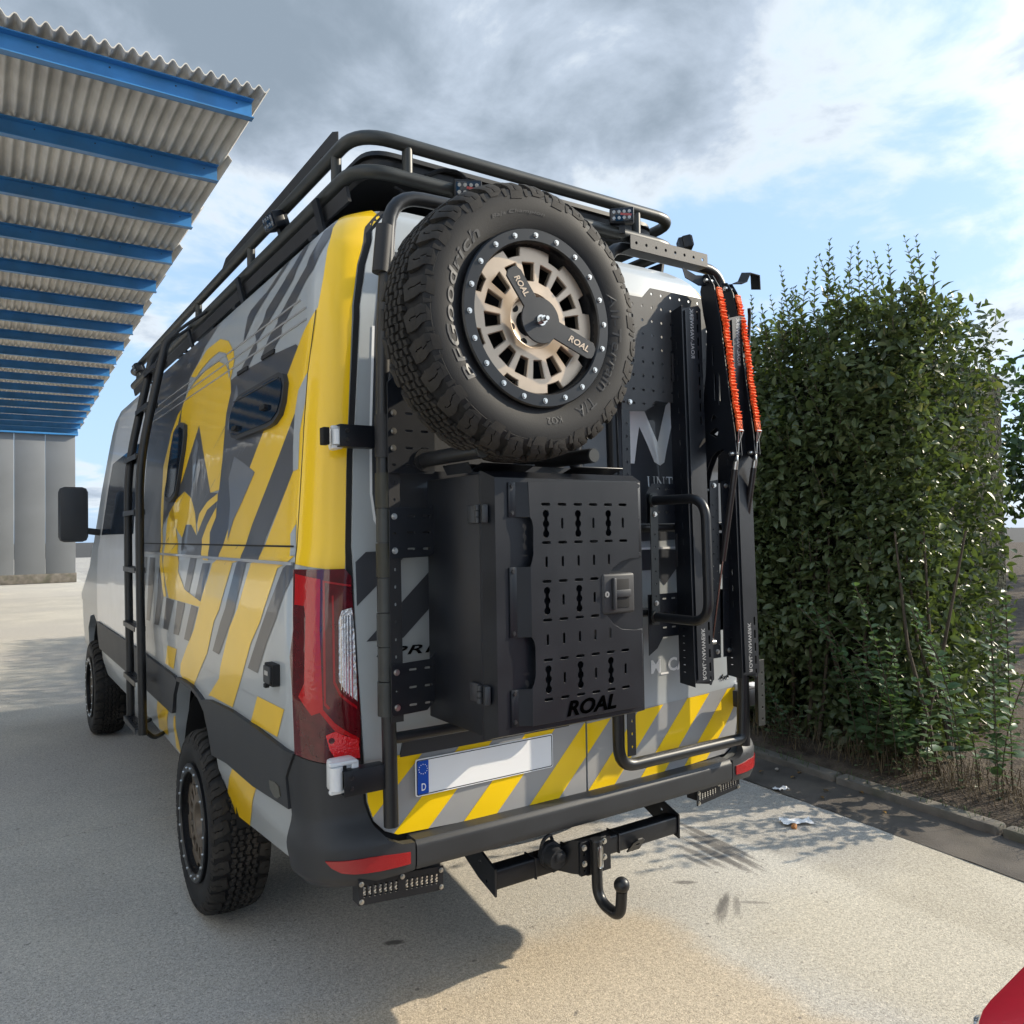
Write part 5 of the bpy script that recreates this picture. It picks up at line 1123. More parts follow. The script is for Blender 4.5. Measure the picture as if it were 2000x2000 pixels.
# ------------------------------------------------------------------ ground materials
def concrete_mat():
    m = bpy.data.materials.new('exposed_aggregate_concrete'); m.use_nodes = True; nt = m.node_tree; b = nt.nodes['Principled BSDF']; N = nt.nodes.new; L = nt.links.new
    tc = N('ShaderNodeNewGeometry'); pos = tc.outputs['Position']
    def noise(sc, det=4, ro=.5, loc=None, scl=None):
        n = N('ShaderNodeTexNoise'); n.inputs['Scale'].default_value = sc; n.inputs['Detail'].default_value = det; n.inputs['Roughness'].default_value = ro
        if loc or scl:
            mp = N('ShaderNodeMapping'); L(pos, mp.inputs[0]); mp.inputs['Location'].default_value = loc or (0, 0, 0); mp.inputs['Scale'].default_value = scl or (1, 1, 1); L(mp.outputs[0], n.inputs[0])
        else: L(pos, n.inputs[0])
        return n.outputs['Fac']
    def mr(v, a, c, d=0.0, e=1.0, smooth=True):
        r = N('ShaderNodeMapRange'); r.interpolation_type = 'SMOOTHSTEP' if smooth else 'LINEAR'; L(v, r.inputs[0])
        for i, x in enumerate((a, c, d, e)): r.inputs[i+1].default_value = x
        return r.outputs[0]
    def M(op, a, bb=None):
        q = N('ShaderNodeMath'); q.operation = op
        for i, v in enumerate((a, bb)):
            if v is None: continue
            if isinstance(v, (int, float)): q.inputs[i].default_value = v
            else: L(v, q.inputs[i])
        return q.outputs[0]
    def mix(f, c1, c2, mode='MIX'):
        q = N('ShaderNodeMixRGB'); q.blend_type = mode
        if isinstance(f, (int, float)): q.inputs[0].default_value = f
        else: L(f, q.inputs[0])
        for i, c in ((1, c1), (2, c2)):
            if isinstance(c, tuple): q.inputs[i].default_value = (*c, 1)
            else: L(c, q.inputs[i])
        return q.outputs[0]
    sep = N('ShaderNodeSeparateXYZ'); L(pos, sep.inputs[0]); X, Y = sep.outputs[0], sep.outputs[1]
    base = mix(mr(noise(1.3, 6, .55), .3, .7), (.45, .43, .39), (.53, .505, .45))
    base = mix(mr(noise(.35, 3, .5, (4, 2, 0)), .40, .62), base, (.45, .43, .40))
    # ochre patch behind the van, and the greyer lane along the gutter
    wob = M('MULTIPLY', M('SUBTRACT', noise(2.2, 5, .6), .5), .55)
    och = M('MULTIPLY', mr(M('ADD', X, wob), .62, .38), M('MULTIPLY', mr(M('ADD', Y, wob), .50, .15), mr(M('ADD', X, wob), -2.0, -.6)))
    base = mix(M('MULTIPLY', och, .75), base, (.50, .41, .29))
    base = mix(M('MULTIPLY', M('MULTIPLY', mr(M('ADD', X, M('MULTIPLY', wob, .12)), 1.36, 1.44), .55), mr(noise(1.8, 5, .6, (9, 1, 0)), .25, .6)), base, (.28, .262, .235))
    yl = M('MULTIPLY', mr(M('ADD', X, wob), .45, .85), mr(M('ADD', Y, wob), .3, -.25)); base = mix(M('MULTIPLY', yl, .5), base, (.50, .44, .32))
    # aggregate speckle
    vo = N('ShaderNodeTexVoronoi'); vo.inputs['Scale'].default_value = 260; L(pos, vo.inputs[0])
    wn = N('ShaderNodeTexWhiteNoise'); L(vo.outputs['Position'], wn.inputs[0])
    sp = N('ShaderNodeValToRGB'); L(wn.outputs['Value'], sp.inputs[0]); e = sp.color_ramp.elements
    e[0].position = 0; e[0].color = (.42, .42, .43, 1); e[1].position = 1; e[1].color = (1.55, 1.52, 1.45, 1)
    for p_, c_ in ((.12, .55), (.25, .86), (.55, 1.0), (.85, 1.14)): k = e.new(p_); k.color = (c_, c_, c_, 1)
    base = mix(.62, base, sp.outputs[0], 'MULTIPLY')
    base = mix(.5, base, mix(mr(noise(70, 3, .7), .35, .65), (.72, .72, .72), (1.22, 1.22, 1.22)), 'MULTIPLY')
    # dark rubber scrub marks with a shape of their own
    for (cx, cy, rx, ry, ang, st) in ((1.305, .60, .36, .030, -1.67, .8), (1.245, .50, .34, .040, -1.69, .85), (1.17, .47, .30, .034, -1.66, .85), (1.10, .50, .20, .030, -1.62, .7), (1.04, .47, .12, .022, -1.6, .6), (.78, .075, .17, .026, .62, .6), (.80, .10, .13, .020, .50, .6), (.84, .055, .12, .018, .75, .5), (.92, .035, .08, .014, -.7, .5), (.83, .335, .06, .024, -.6, .7), (-.45, .62, .05, .022, -.4, .9), (-1.75, -.05, .03, .018, 0, .9)):
        mp = N('ShaderNodeMapping'); mp.vector_type = 'TEXTURE'; L(pos, mp.inputs[0]); mp.inputs['Location'].default_value = (cx, cy, G); mp.inputs['Rotation'].default_value = (0, 0, ang); mp.inputs['Scale'].default_value = (rx, ry, 10)
        g = N('ShaderNodeVectorMath'); g.operation = 'LENGTH'; L(mp.outputs[0], g.inputs[0])
        n = N('ShaderNodeTexNoise'); n.inputs['Scale'].default_value = 2.6; n.inputs['Detail'].default_value = 9; n.inputs['Roughness'].default_value = .8
        mp2 = N('ShaderNodeMapping'); L(mp.outputs[0], mp2.inputs[0]); mp2.inputs['Scale'].default_value = (1.0, 2.6, 0); mp2.inputs['Location'].default_value = (cx*7, cy*5, 0); L(mp2.outputs[0], n.inputs[0])
        f = mr(M('ADD', g.outputs['Value'], M('MULTIPLY', M('SUBTRACT', n.outputs['Fac'], .5), 2.6)), 1.0, .55)
        base = mix(M('MULTIPLY', f, st), base, (.105, .098, .092))
    # thin oil spots
    base = mix(M('MULTIPLY', mr(noise(3.2, 5, .6, (3, 8, 0)), .66, .78), .25), base, (.13, .125, .12))
    base = mix(M('MULTIPLY', mr(noise(26, 2, .4, (1, 5, 0)), .735, .76), .6), base, (.11, .10, .095))
    oi = N('ShaderNodeObjectInfo'); base = mix(.5, base, mix(oi.outputs['Random'], (.86, .86, .87), (1.1, 1.09, 1.07)), 'MULTIPLY')
    L(base, b.inputs['Base Color']); b.inputs['Roughness'].default_value = .88; b.inputs['Specular IOR Level'].default_value = .25
    bp = N('ShaderNodeBump'); bp.inputs['Strength'].default_value = .55; bp.inputs['Distance'].default_value = .003
    L(M('ADD', M('MULTIPLY', vo.outputs['Distance'], -.6), noise(120, 4, .7)), bp.inputs['Height']); L(bp.outputs[0], b.inputs['Normal'])
    return m
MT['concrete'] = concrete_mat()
MT['joint'] = mat('joint_dirt', (.045, .042, .038), .95, var=.3, vscale=8)
MT['gutter'] = mat('dirty_gutter_asphalt', (.085, .074, .064), .92, var=.35, vscale=5, bump=.8, bscale=160, bdist=.004, dirt=(.13, .112, .09))
MT['kerb'] = mat('weathered_kerb_stone', (.15, .135, .115), .92, var=.35, vscale=6, bump=.8, bscale=90, bdist=.004, dirt=(.075, .08, .05))
MT['soil'] = mat('dry_soil', (.070, .052, .038), .98, var=.5, vscale=12, bump=1.0, bscale=60, bdist=.02, dirt=(.12, .095, .066))

def kx(x, y): return x+.10*(y-.6)          # the kerb line runs slightly oblique to the van
gm = bpy.data.meshes.new('ground'); gm.from_pydata([(-300, -300, G-.02), (300, -300, G-.02), (300, 300, G-.02), (-300, 300, G-.02)], [], [(0, 1, 2, 3)])
GR = link_mesh('ground', gm, MT['joint']); GR['kind'] = 'structure'
XS = [-19.6, -13.6, -7.6, -3.1, 2.15, 6.6]; YS = [-22.37, -17.37, -12.37, -7.37, -2.37, 2.63, 7.63, 12.63, 17.63, 22.63, 32.63, 46, 70]
for i in range(len(XS)-1):
    for j in range(len(YS)-1):
        x0, x1, ya, yb = XS[i]+.006, XS[i+1]-.006, YS[j]+.006, YS[j+1]-.006
        bm = bmesh.new(); h = .0015*((i*7+j*3) % 3)
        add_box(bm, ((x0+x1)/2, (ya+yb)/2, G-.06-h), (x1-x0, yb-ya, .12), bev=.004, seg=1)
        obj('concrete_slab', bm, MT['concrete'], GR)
def ribbon(name, prof_, ya, yb, step, m, kind='structure', jitter=0.0, parent=None):
    bm = bmesh.new(); n = int((yb-ya)/step); rows = []
    rn = random.Random(len(prof_)*3+int(prof_[0][0]*10))
    for i in range(n+1):
        y = ya+(yb-ya)*i/n
        rows.append([bm.verts.new((kx(x, y)+jitter*rn.uniform(-1, 1), y, z+jitter*.6*rn.uniform(-1, 1))) for x, z in prof_])
    for i in range(n):
        for j in range(len(prof_)-1): bm.faces.new((rows[i][j], rows[i][j+1], rows[i+1][j+1], rows[i+1][j]))
    o = obj(name, bm, m, parent, 50)
    if kind: o['kind'] = kind
    return o
ribbon('gutter', [(2.13, G+.004), (2.20, G+.010), (2.36, G+.012), (2.53, G+.018)], -16, 42, .10, MT['gutter'], jitter=.004)
KB = ribbon('verge', [(2.56, G+.02), (2.64, G+.055), (2.9, G+.09), (3.3, G+.13), (4.5, G+.15), (60, G+.15)], -16, 42, .06, MT['soil'], jitter=.012)
y = -15.0; rn = random.Random(2)
while y < 40:               # low worn kerb stones
    l = .98; bm = bmesh.new(); c = y+l/2; r_ = Matrix.Rotation(-math.atan(.10), 3, 'Z')
    add_box(bm, (kx(2.565, c)+rn.uniform(-.006, .006), c, G+.0+rn.uniform(-.004, .004)), (.10, l-.012, .12), R=r_, bev=.018, seg=2)
    for v in bm.verts: v.co += Vector((rn.uniform(-1, 1), rn.uniform(-1, 1), rn.uniform(-1, 1)))*.004
    obj('kerb_stone', bm, MT['kerb'], KB); y += l+.004

# ------------------------------------------------------------------ canopy and hall on the left
MT['sheet'] = mat('fibre_cement_sheet', (.62, .59, .54), .85, var=.22, vscale=2.2, bump=.4, bscale=70, bdist=.003, dirt=(.46, .43, .39))
MT['bluebeam'] = mat('blue_painted_steel', (.045, .22, .50), .42, coat=.15, var=.15, vscale=4, dirt=(.06, .19, .38))
MT['clad'] = mat('white_cladding', (.62, .63, .64), .45, var=.08, vscale=1.5)
MT['darkgate'] = mat('dark_gate', (.05, .055, .065), .5, var=.2, vscale=2)
CN = thing('canopy', 'open canopy of grey corrugated sheets on blue steel purlins beside the van', 'canopy', (-6.2, 4.2, 0))
ZB, PIT, Y0c, AMP, WL = 4.905, 1.33, 4.25, .023, .092
def cx_(y): return .075+.037*(y-Y0c)
npur = 18
for k in range(npur):
    y = Y0c+PIT*k; bm = bmesh.new(); xr = cx_(y); xl = -6.15; c = (xr+xl)/2; w = xr-xl
    add_box(bm, (c, y, ZB+.078), (w, .008, .156)); add_box(bm, (c, y-.035, ZB+.004), (w, .070, .008)); add_box(bm, (c, y-.035, ZB+.152), (w, .070, .008))
    PU = obj('purlin', bm, MT['bluebeam'], CN)
    if k < 4:
        for i in range(12): put('bolt', ME_DBOLT, (xr-.12-.46*i, y-.004, ZB+.118), PU)
def sheet(ya, yb, xa, xb, z0, z1):
    bm = bmesh.new(); n = max(8, int((xb-xa)/WL*12)); R0, R1 = [], []
    for i in range(n+1):
        x = xa+(xb-xa)*i/n; d = AMP*math.cos(2*PI*x/WL)
        R0.append((bm.verts.new((x, ya, z0+d)), bm.verts.new((x, yb, z1+d)))); R1.append((bm.verts.new((x, ya, z0+d+.010)), bm.verts.new((x, yb, z1+d+.010))))
    for i in range(n):
        bm.faces.new((R0[i][0], R0[i+1][0], R0[i+1][1], R0[i][1])); bm.faces.new((R1[i][0], R1[i][1], R1[i+1][1], R1[i+1][0]))
        for e in (0, 1): bm.faces.new((R0[i][e], R1[i][e], R1[i+1][e], R0[i+1][e]))
    for i in (0, n): bm.faces.new((R0[i][0], R0[i][1], R1[i][1], R1[i][0]))
    return obj('roof_sheet', bm, MT['sheet'], CN, 60)
for k in range(npur-1):
    ya = Y0c+PIT*k-.16; yb = ya+PIT+.14; xe = cx_(Y0c+PIT*k)+.10; x = xe
    z = ZB+.190
    while x > -6.1:
        xa = max(x-WL*7, -6.15); sheet(ya, yb, xa, x, z+.013, z); x = xa+.0
        if xa <= -6.14: break
for y in (Y0c+2*PIT, Y0c+8*PIT, Y0c+14*PIT):
    bm = bmesh.new(); add_box(bm, (-6.05, y+.09, 2.45), (.16, .14, 4.92)); obj('post', bm, MT['bluebeam'], CN)
HL_ = thing('hall', 'long hall clad in white corrugated metal behind the canopy', 'building', (-6.6, 10, 0))
bm = bmesh.new(); zs_ = np.arange(0, 6.4, .03)
for (pa, pb) in (((-6.35, -14), (-6.35, 28)), ((-6.35, -14), (-16, -14))):
    prev = None
    for z in zs_:
        d = .018*math.sin(2*PI*z/.21); q = Vector((pb[0]-pa[0], pb[1]-pa[1], 0)).normalized(); n = Vector((q.y, -q.x, 0))
        v = (bm.verts.new((pa[0]+n.x*d, pa[1]+n.y*d, z+G)), bm.verts.new((pb[0]+n.x*d, pb[1]+n.y*d, z+G)))
        if prev: bm.faces.new((prev[0], prev[1], v[1], v[0]))
        prev = v
obj('wall', bm, MT['clad'], HL_, 60)
bm = bmesh.new(); add_box(bm, (-11, 7, 6.42), (9.6, 42.4, .12)); obj('roof', bm, MT['sheet'], HL_)
for k in range(5):
    bm = bmesh.new(); add_box(bm, (-6.30, -6+7.0*k, 2.0), (.08, 3.6, 4.0)); obj('gate', bm, MT['darkgate'] if k % 2 else MT['bluebeam'], HL_)
MT['render'] = mat('grey_wall_panel', (.17, .18, .19), .6, var=.10, vscale=.7)
for k in range(8):
    bm = bmesh.new(); add_box(bm, (-5.85+.93*k, 30, 2.75), (.918, .12, 4.9), bev=.01); obj('wall_panel', bm, MT['render'], HL_)
bm = bmesh.new(); add_box(bm, (-2.6, 30.02, .15), (7.5, .16, .34), bev=.01); obj('plinth', bm, MT['kerb'], HL_)
bm = bmesh.new(); add_box(bm, (-2.6, 29.95, 5.26), (7.6, .3, .14), bev=.01); obj('roof_edge', bm, MT['bluebeam'], HL_)
for k in range(14):
    bm = bmesh.new(); add_box(bm, (-3.4, 29.9, .32+.27*k), (3.6, .05, .262), bev=.008); obj('gate_slat', bm, MT['darkgate'], HL_)
# ------------------------------------------------------------------ hedge
def leaf_mat(name, c1, c2, c3, tr=.35):
    m = bpy.data.materials.new(name); m.use_nodes = True; nt = m.node_tree; N = nt.nodes.new; L = nt.links.new; b = nt.nodes['Principled BSDF']; out = nt.nodes['Material Output']
    at = N('ShaderNodeAttribute'); at.attribute_name = 'tint'; oi = N('ShaderNodeObjectInfo')
    ad = N('ShaderNodeMath'); ad.operation = 'ADD'; L(at.outputs['Fac'], ad.inputs[0]); L(oi.outputs['Random'], ad.inputs[1])
    fr = N('ShaderNodeMath'); fr.operation = 'FRACT'; L(ad.outputs[0], fr.inputs[0])
    r = N('ShaderNodeValToRGB'); L(fr.outputs[0], r.inputs[0]); e = r.color_ramp.elements
    e[0].position = 0; e[0].color = (*c1, 1); e[1].position = 1; e[1].color = (*c3, 1); k = e.new(.55); k.color = (*c2, 1); k = e.new(.93); k.color = (*c2, 1)
    L(r.outputs[0], b.inputs['Base Color']); b.inputs['Roughness'].default_value = .38; b.inputs['Specular IOR Level'].default_value = .45
    t = N('ShaderNodeBsdfTranslucent'); mx = N('ShaderNodeMixRGB'); mx.blend_type = 'MULTIPLY'; mx.inputs[0].default_value = 1; L(r.outputs[0], mx.inputs[1]); mx.inputs[2].default_value = (1.5, 1.7, .7, 1)
    L(mx.outputs[0], t.inputs[0]); ms = N('ShaderNodeMixShader'); ms.inputs[0].default_value = tr; L(b.outputs[0], ms.inputs[1]); L(t.outputs[0], ms.inputs[2]); L(ms.outputs[0], out.inputs[0])
    return m
MT['leaf'] = leaf_mat('hedge_leaf', (.046, .066, .030), (.098, .126, .054), (.21, .20, .085), .25)
MT['twig'] = mat('twig_bark', (.065, .050, .034), .9, var=.3, vscale=20)
LEAF = np.array([(0, 0, 0), (.30, -.42, .10), (.30, .42, .10), (.30, 0, 0), (.68, -.36, .05), (.68, .36, .05), (.68, 0, -.03), (1.0, 0, -.12)])     # unit leaf: along x, half width along y
LF = [(0, 1, 3), (0, 3, 2), (1, 4, 6, 3), (3, 6, 5, 2), (4, 7, 6), (6, 7, 5)]
def leaves_mesh(name, P, D, Nn, length, width, tint):
    """P base, D direction, Nn upper-side normal, all (n,3)"""
    D = D/np.linalg.norm(D, axis=1, keepdims=True); Bt = np.cross(Nn, D); Bt /= np.linalg.norm(Bt, axis=1, keepdims=True)+1e-9; Nn = np.cross(D, Bt)
    n = len(P); V = (P[:, None, :]+LEAF[None, :, 0, None]*D[:, None, :]*length[:, None, None]+LEAF[None, :, 1, None]*Bt[:, None, :]*width[:, None, None]+LEAF[None, :, 2, None]*Nn[:, None, :]*length[:, None, None])
    me = bpy.data.meshes.new(name); nv = len(LEAF)
    me.vertices.add(n*nv); me.vertices.foreach_set('co', V.reshape(-1))
    ls = []; lt = []; idx = []
    for f in LF: lt.append(len(f)); idx += f
    idx = np.array(idx); nl = len(idx)
    me.loops.add(n*nl); me.loops.foreach_set('vertex_index', (np.arange(n)[:, None]*nv+idx[None, :]).reshape(-1).astype(np.int32))
    st = np.concatenate([[0], np.cumsum(lt)[:-1]]); me.polygons.add(n*len(LF))
    me.polygons.foreach_set('loop_start', (np.arange(n)[:, None]*nl+st[None, :]).reshape(-1).astype(np.int32)); me.polygons.foreach_set('loop_total', np.tile(lt, n).astype(np.int32))
    me.update(calc_edges=True)
    a = me.attributes.new('tint', 'FLOAT', 'POINT'); a.data.foreach_set('value', np.repeat(tint, nv).astype(np.float32))
    return me
HG = thing('hedge', 'tall dense green hedge with pointed shoots along the kerb', 'hedge', (3.4, 3, G))
def hedge_face(y, z):      # x of the leafy face, measured in the kerb frame
    return 2.88+.10*math.sin(y*1.7+.6)+.10*mnoise.noise((y*1.3, z*1.3, 2.0))+.16*mnoise.noise((y*.5, z*.6, 7.0))+(.24*max(0, (z-2.2))**2)+.10*max(0, .6-z)+1.6*max(0, .78-y)**2
def hedge_top(y): return 3.02+.14*mnoise.noise((y*.8, 3.3, 0))+.10*mnoise.noise((y*2.3, 1.3, 0))
Y_A, Y_B = .40, 10.5
def scatter(n, depth, seed, zmin=.05):
    rg = np.random.default_rng(seed); P = []; D = []; Nn = []
    while len(P) < n:
        y = rg.uniform(Y_A, Y_B) if rg.random() < .5 else rg.uniform(Y_A, 4.0); zt = hedge_top(y); z = zmin+(zt-zmin)*rg.random()**1.0
        d = depth*rg.random()**1.6; cl = mnoise.noise((y*2.6, z*2.6, d*3+seed))
        if cl < -.22 and rg.random() < .75: continue
        x = kx(hedge_face(y, z)+d-.10*max(0, cl), y)
        if rg.random() < .13:          # the rounded end of the hedge
            x = rg.uniform(kx(3.0, Y_A), kx(4.4, Y_A)); y = Y_A+.10+.35*rg.random()**1.5+.08*mnoise.noise((x*2, z*2, 4))
        P.append((x, y, z)); D.append((-.55+rg.normal(0, .55), rg.normal(0, .75), .15+rg.normal(0, .55)-.45*(rg.random() < .4))); Nn.append((-.45+rg.normal(0, .4), rg.normal(0, .4), .9+rg.normal(0, .35)))
    return np.array(P), np.array(D), np.array(Nn)
P, D, Nn = scatter(56000, .50, 11)
def scatter_top(n, seed):
    rg = np.random.default_rng(seed); y = rg.uniform(Y_A+.05, Y_B, n); d = rg.uniform(0, 1.1, n); k = .75*rg.random(n)**1.3
    z = np.array([hedge_top(a) for a in y])-k+.05*rg.normal(0, 1, n); x = np.array([kx(hedge_face(a, 2.6)+b, a) for a, b in zip(y, d)])
    return np.stack([x, y, z], 1), np.stack([rg.normal(-.2, .6, n), rg.normal(0, .6, n), rg.normal(.6, .4, n)], 1), np.stack([rg.normal(-.3, .4, n), rg.normal(0, .4, n), np.full(n, .8)], 1)
P2, D2, N2 = scatter_top(15000, 5); P = np.concatenate([P, P2]); D = np.concatenate([D, D2]); Nn = np.concatenate([Nn, N2]); n = len(P); rg = np.random.default_rng(4)
hs = np.array([mnoise.noise((p[1]*1.1, p[2]*1.1, 5.0)) for p in P])
ln = .034+.066*rg.random(n)**1.3
order = np.argsort(np.linalg.norm(P-np.array(CAM_P), axis=1)+np.abs(P[:, 1]-1.5)*.35+(P[:, 0]-np.array([kx(2.9, p[1]) for p in P]))*3)
big = order[:260]; rest = order[260:]
tint = np.clip(.42+.45*hs+rg.normal(0, .17, n), .02, .97)
me = leaves_mesh('foliage', P[rest], D[rest], Nn[rest], ln[rest], ln[rest]*rg.uniform(.50, .62, len(rest)), tint[rest]); fo = link_mesh('foliage', me, MT['leaf'], HG); fo['kind'] = 'stuff'
one = leaves_mesh('leaf', np.zeros((1, 3)), np.array([[1., 0, 0]]), np.array([[0., 0, 1]]), np.ones(1), np.full(1, .58), np.array([0.0])); one.materials.append(MT['leaf'])
for i in big:
    o = bpy.data.objects.new('leaf', one); COL.objects.link(o); o.parent = HG; o.matrix_parent_inverse = Matrix.Translation(-Vector(HG.location))
    d = Vector(D[i]).normalized(); b = Vector(Nn[i]).cross(d).normalized(); nn = d.cross(b); l = float(ln[i])*1.1
    o.matrix_basis = Matrix(((d.x*l, b.x*l, nn.x*l, P[i][0]), (d.y*l, b.y*l, nn.y*l, P[i][1]), (d.z*l, b.z*l, nn.z*l, P[i][2]), (0, 0, 0, 1)))
# upright shoots standing out of the top and face, one part each
def shoot(p0, h, lean, seed, spacing=.035, lmax=.068):
    rg = np.random.default_rng(seed); n = int(h/spacing); Ps, Ds, Ns, Ls = [], [], [], []
    d0 = Vector((lean[0], lean[1], 1)).normalized(); pts = []
    for i in range(n+1):
        t = i/n; p = Vector(p0)+d0*h*t+Vector((lean[0], lean[1], 0))*.25*h*t*t; pts.append(p)
        a = i*PI/2+rg.normal(0, .25)
        for s in (0, PI):
            az = a+s; up = .45+.75*t
            Ps.append(p); Ds.append((math.cos(az), math.sin(az), up)); Ns.append((-math.cos(az)*up*.8, -math.sin(az)*up*.8, 1)); Ls.append((lmax*(1-.62*t**2.2))*rg.uniform(.8, 1.15))
    Ps, Ds, Ns, Ls = map(np.array, (Ps, Ds, Ns, Ls))
    me = leaves_mesh('shoot', Ps.astype(float), Ds.astype(float), Ns.astype(float), Ls, Ls*.52, np.clip(rg.normal(.62, .13, len(Ls)), .05, .95))
    bm = bmesh.new(); bm.from_mesh(me); nf = len(bm.faces)
    add_tube(bm, pts[::3]+[pts[-1]], [.0035*(1-.7*i/len(pts[::3])) for i in range(len(pts[::3])+1)], 5)
    for i, f in enumerate(bm.faces): f.material_index = 0 if i < nf else 1
    bm.to_mesh(me); bm.free()
    return link_mesh('shoot', me, [MT['leaf'], MT['twig']], HG)
rn = random.Random(21)
for i in range(150):
    y = rn.uniform(.42, 5.5) if i < 120 else rn.uniform(5.5, 10); d = rn.uniform(-.02, .50); z = hedge_top(y)-rn.uniform(.05, .30)
    shoot((kx(hedge_face(y, 2.6)+d, y), y, z), rn.uniform(.20, .52), (rn.uniform(-.25, .15), rn.uniform(-.2, .2)), i)
for i in range(70):
    y = rn.uniform(.42, 4.6); z = rn.uniform(.5, 2.7)
    shoot((kx(hedge_face(y, z)+.02, y), y, z), rn.uniform(.16, .34), (rn.uniform(-.55, -.15), rn.uniform(-.3, .3)), 500+i, .034, .062)
# added solid dark core that blocks light and the view through
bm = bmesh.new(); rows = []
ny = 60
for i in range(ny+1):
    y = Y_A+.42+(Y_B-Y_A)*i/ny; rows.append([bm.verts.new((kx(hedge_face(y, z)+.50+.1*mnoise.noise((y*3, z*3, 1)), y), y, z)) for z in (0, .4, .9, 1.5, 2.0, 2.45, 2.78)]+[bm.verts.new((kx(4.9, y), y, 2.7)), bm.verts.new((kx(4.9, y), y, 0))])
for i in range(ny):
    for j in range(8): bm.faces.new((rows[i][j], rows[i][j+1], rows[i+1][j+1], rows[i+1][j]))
bm.faces.new(rows[0]); obj('dark_core', bm, mat('dark_core_fill', (.018, .022, .011), 1.0, var=.5, vscale=14, bump=1, bscale=25, bdist=.05), HG)
for i in range(46):
    y = rn.uniform(.3, 7); x = kx(2.98+rn.uniform(-.05, .25), y); bm = bmesh.new()
    a = rn.uniform(-.25, .25); b = rn.uniform(-.4, .4)
    add_tube(bm, [(x, y, G+.08), (x+.02, y+b*.2, .35), (x-.05+a*.3, y+b*.5, .8), (x+a*.4, y+b*.8, 1.5)], [.016, .013, .010, .006], 6); obj('stem', bm, MT['twig'], HG)
# trees far off beyond the end of the hedge
MT['farleaf'] = leaf_mat('tree_leaf', (.030, .055, .020), (.050, .085, .028), (.085, .12, .04), .25)
MT['bark'] = mat('tree_bark', (.09, .07, .05), .9, var=.3, vscale=8)
def far_tree(x, y, h, w, seed, label):
    T = thing('tree', label, 'tree', (x, y, G), 'trees beyond the hedge'); rg = np.random.default_rng(seed)
    bm = bmesh.new(); add_tube(bm, [(x, y, G), (x+.1, y, h*.3), (x, y+.1, h*.75)], [.22, .17, .05], 8)
    for k in range(6):
        a = k*1.1; add_tube(bm, [(x, y, h*(.25+.06*k)), (x+w*.35*math.cos(a), y+w*.35*math.sin(a), h*(.45+.06*k))], [.08, .03], 6)
    obj('trunk', bm, MT['bark'], T)
    C = [(x+rg.normal(0, w*.25), y+rg.normal(0, w*.25), h*rg.uniform(.38, .88), w*rg.uniform(.16, .30)) for _ in range(26)]
    P = []
    for cx, cy, cz, r in C:
        d = rg.normal(0, 1, (150, 3)); d /= np.linalg.norm(d, axis=1, keepdims=True); P.append(np.array([cx, cy, cz])+d*r*rg.uniform(.6, 1.1, (150, 1)))
    P = np.concatenate(P); n = len(P); l = rg.uniform(.16, .30, n)
    link_mesh('crown', leaves_mesh('crown', P, rg.normal(0, 1, (n, 3)), rg.normal(0, .6, (n, 3))+np.array([0, 0, .8]), l, l*.7, np.clip(rg.normal(.5, .2, n), .02, .97)), MT['farleaf'], T)
for a in ((17, 2.5, 5.6, 5.0, 1, 'broad green tree far off just past the end of the hedge'), (21, -3.0, 6.2, 5.5, 2, 'taller green tree far off at the right edge'), (24, 7, 6.0, 5.5, 3, 'green tree far off hidden mostly by the hedge')): far_tree(*a)
# ------------------------------------------------------------------ nettle-like weed at the right
MT['weedleaf'] = leaf_mat('weed_leaf', (.055, .105, .045), (.095, .150, .075), (.14, .19, .11), .25)
def weed(name, base, hs_, seed, label, lm=.085, m='weedleaf'):
    W_ = thing(name, label, 'weed', base, 'weeds under the hedge'); rg = np.random.default_rng(seed)
    for s in range(hs_[2]):
        h = rg.uniform(hs_[0], hs_[1]); lx, ly = rg.uniform(-.50, .12), rg.uniform(-.40, .40); x0, y0 = base[0]+rg.uniform(-.10, .14), base[1]+rg.uniform(-.22, .22)
        n = int(h/.040); Ps, Ds, Ns, Ls, pts = [], [], [], [], []
        for i in range(n+1):
            t = i/n; p = Vector((x0+lx*h*t*t, y0+ly*h*t*t, base[2]+h*t)); pts.append(p); a = i*2.4+rg.normal(0, .3)
            for q in (0, PI):
                Ps.append(p); Ds.append((math.cos(a+q), math.sin(a+q), .1+.55*t)); Ns.append((0, 0, 1)); Ls.append(lm*(1-.55*t)*rg.uniform(.6, 1.2)*(0.3 if t < .15 else 1))
        Ps, Ds, Ns, Ls = map(lambda q: np.array(q, float), (Ps, Ds, Ns, Ls)); me = leaves_mesh('stem', Ps, Ds, Ns+rg.normal(0, .25, Ns.shape), Ls, Ls*.75, np.clip(rg.normal(.5, .2, len(Ls)), .02, .95))
        bm = bmesh.new(); bm.from_mesh(me); nf = len(bm.faces); add_tube(bm, pts[::2]+[pts[-1]], .003, 5)
        for i, f in enumerate(bm.faces): f.material_index = 0 if i < nf else 1
        bm.to_mesh(me); bm.free(); link_mesh('stem', me, [MT[m], MT['twig']], W_)
weed('tall_weed', (kx(2.78, .62), .62, G+.09), (.7, 1.15, 10), 3, 'tall grey-green weed leaning out of the hedge at the right', .10)
weed('tall_weed', (kx(2.86, .12), .12, G+.09), (.6, 1.1, 9), 5, 'grey-green weed clump nearest the camera at the far right of the hedge', .10)
weed('small_weed', (kx(2.80, 2.0), 2.0, G+.07), (.35, .62, 7), 8, 'low weed at the hedge foot behind the van corner', .07)
weed('small_weed', (kx(2.78, 1.35), 1.35, G+.07), (.25, .50, 8), 9, 'short leafy weed at the hedge foot between the van corner and the tall weed', .06)
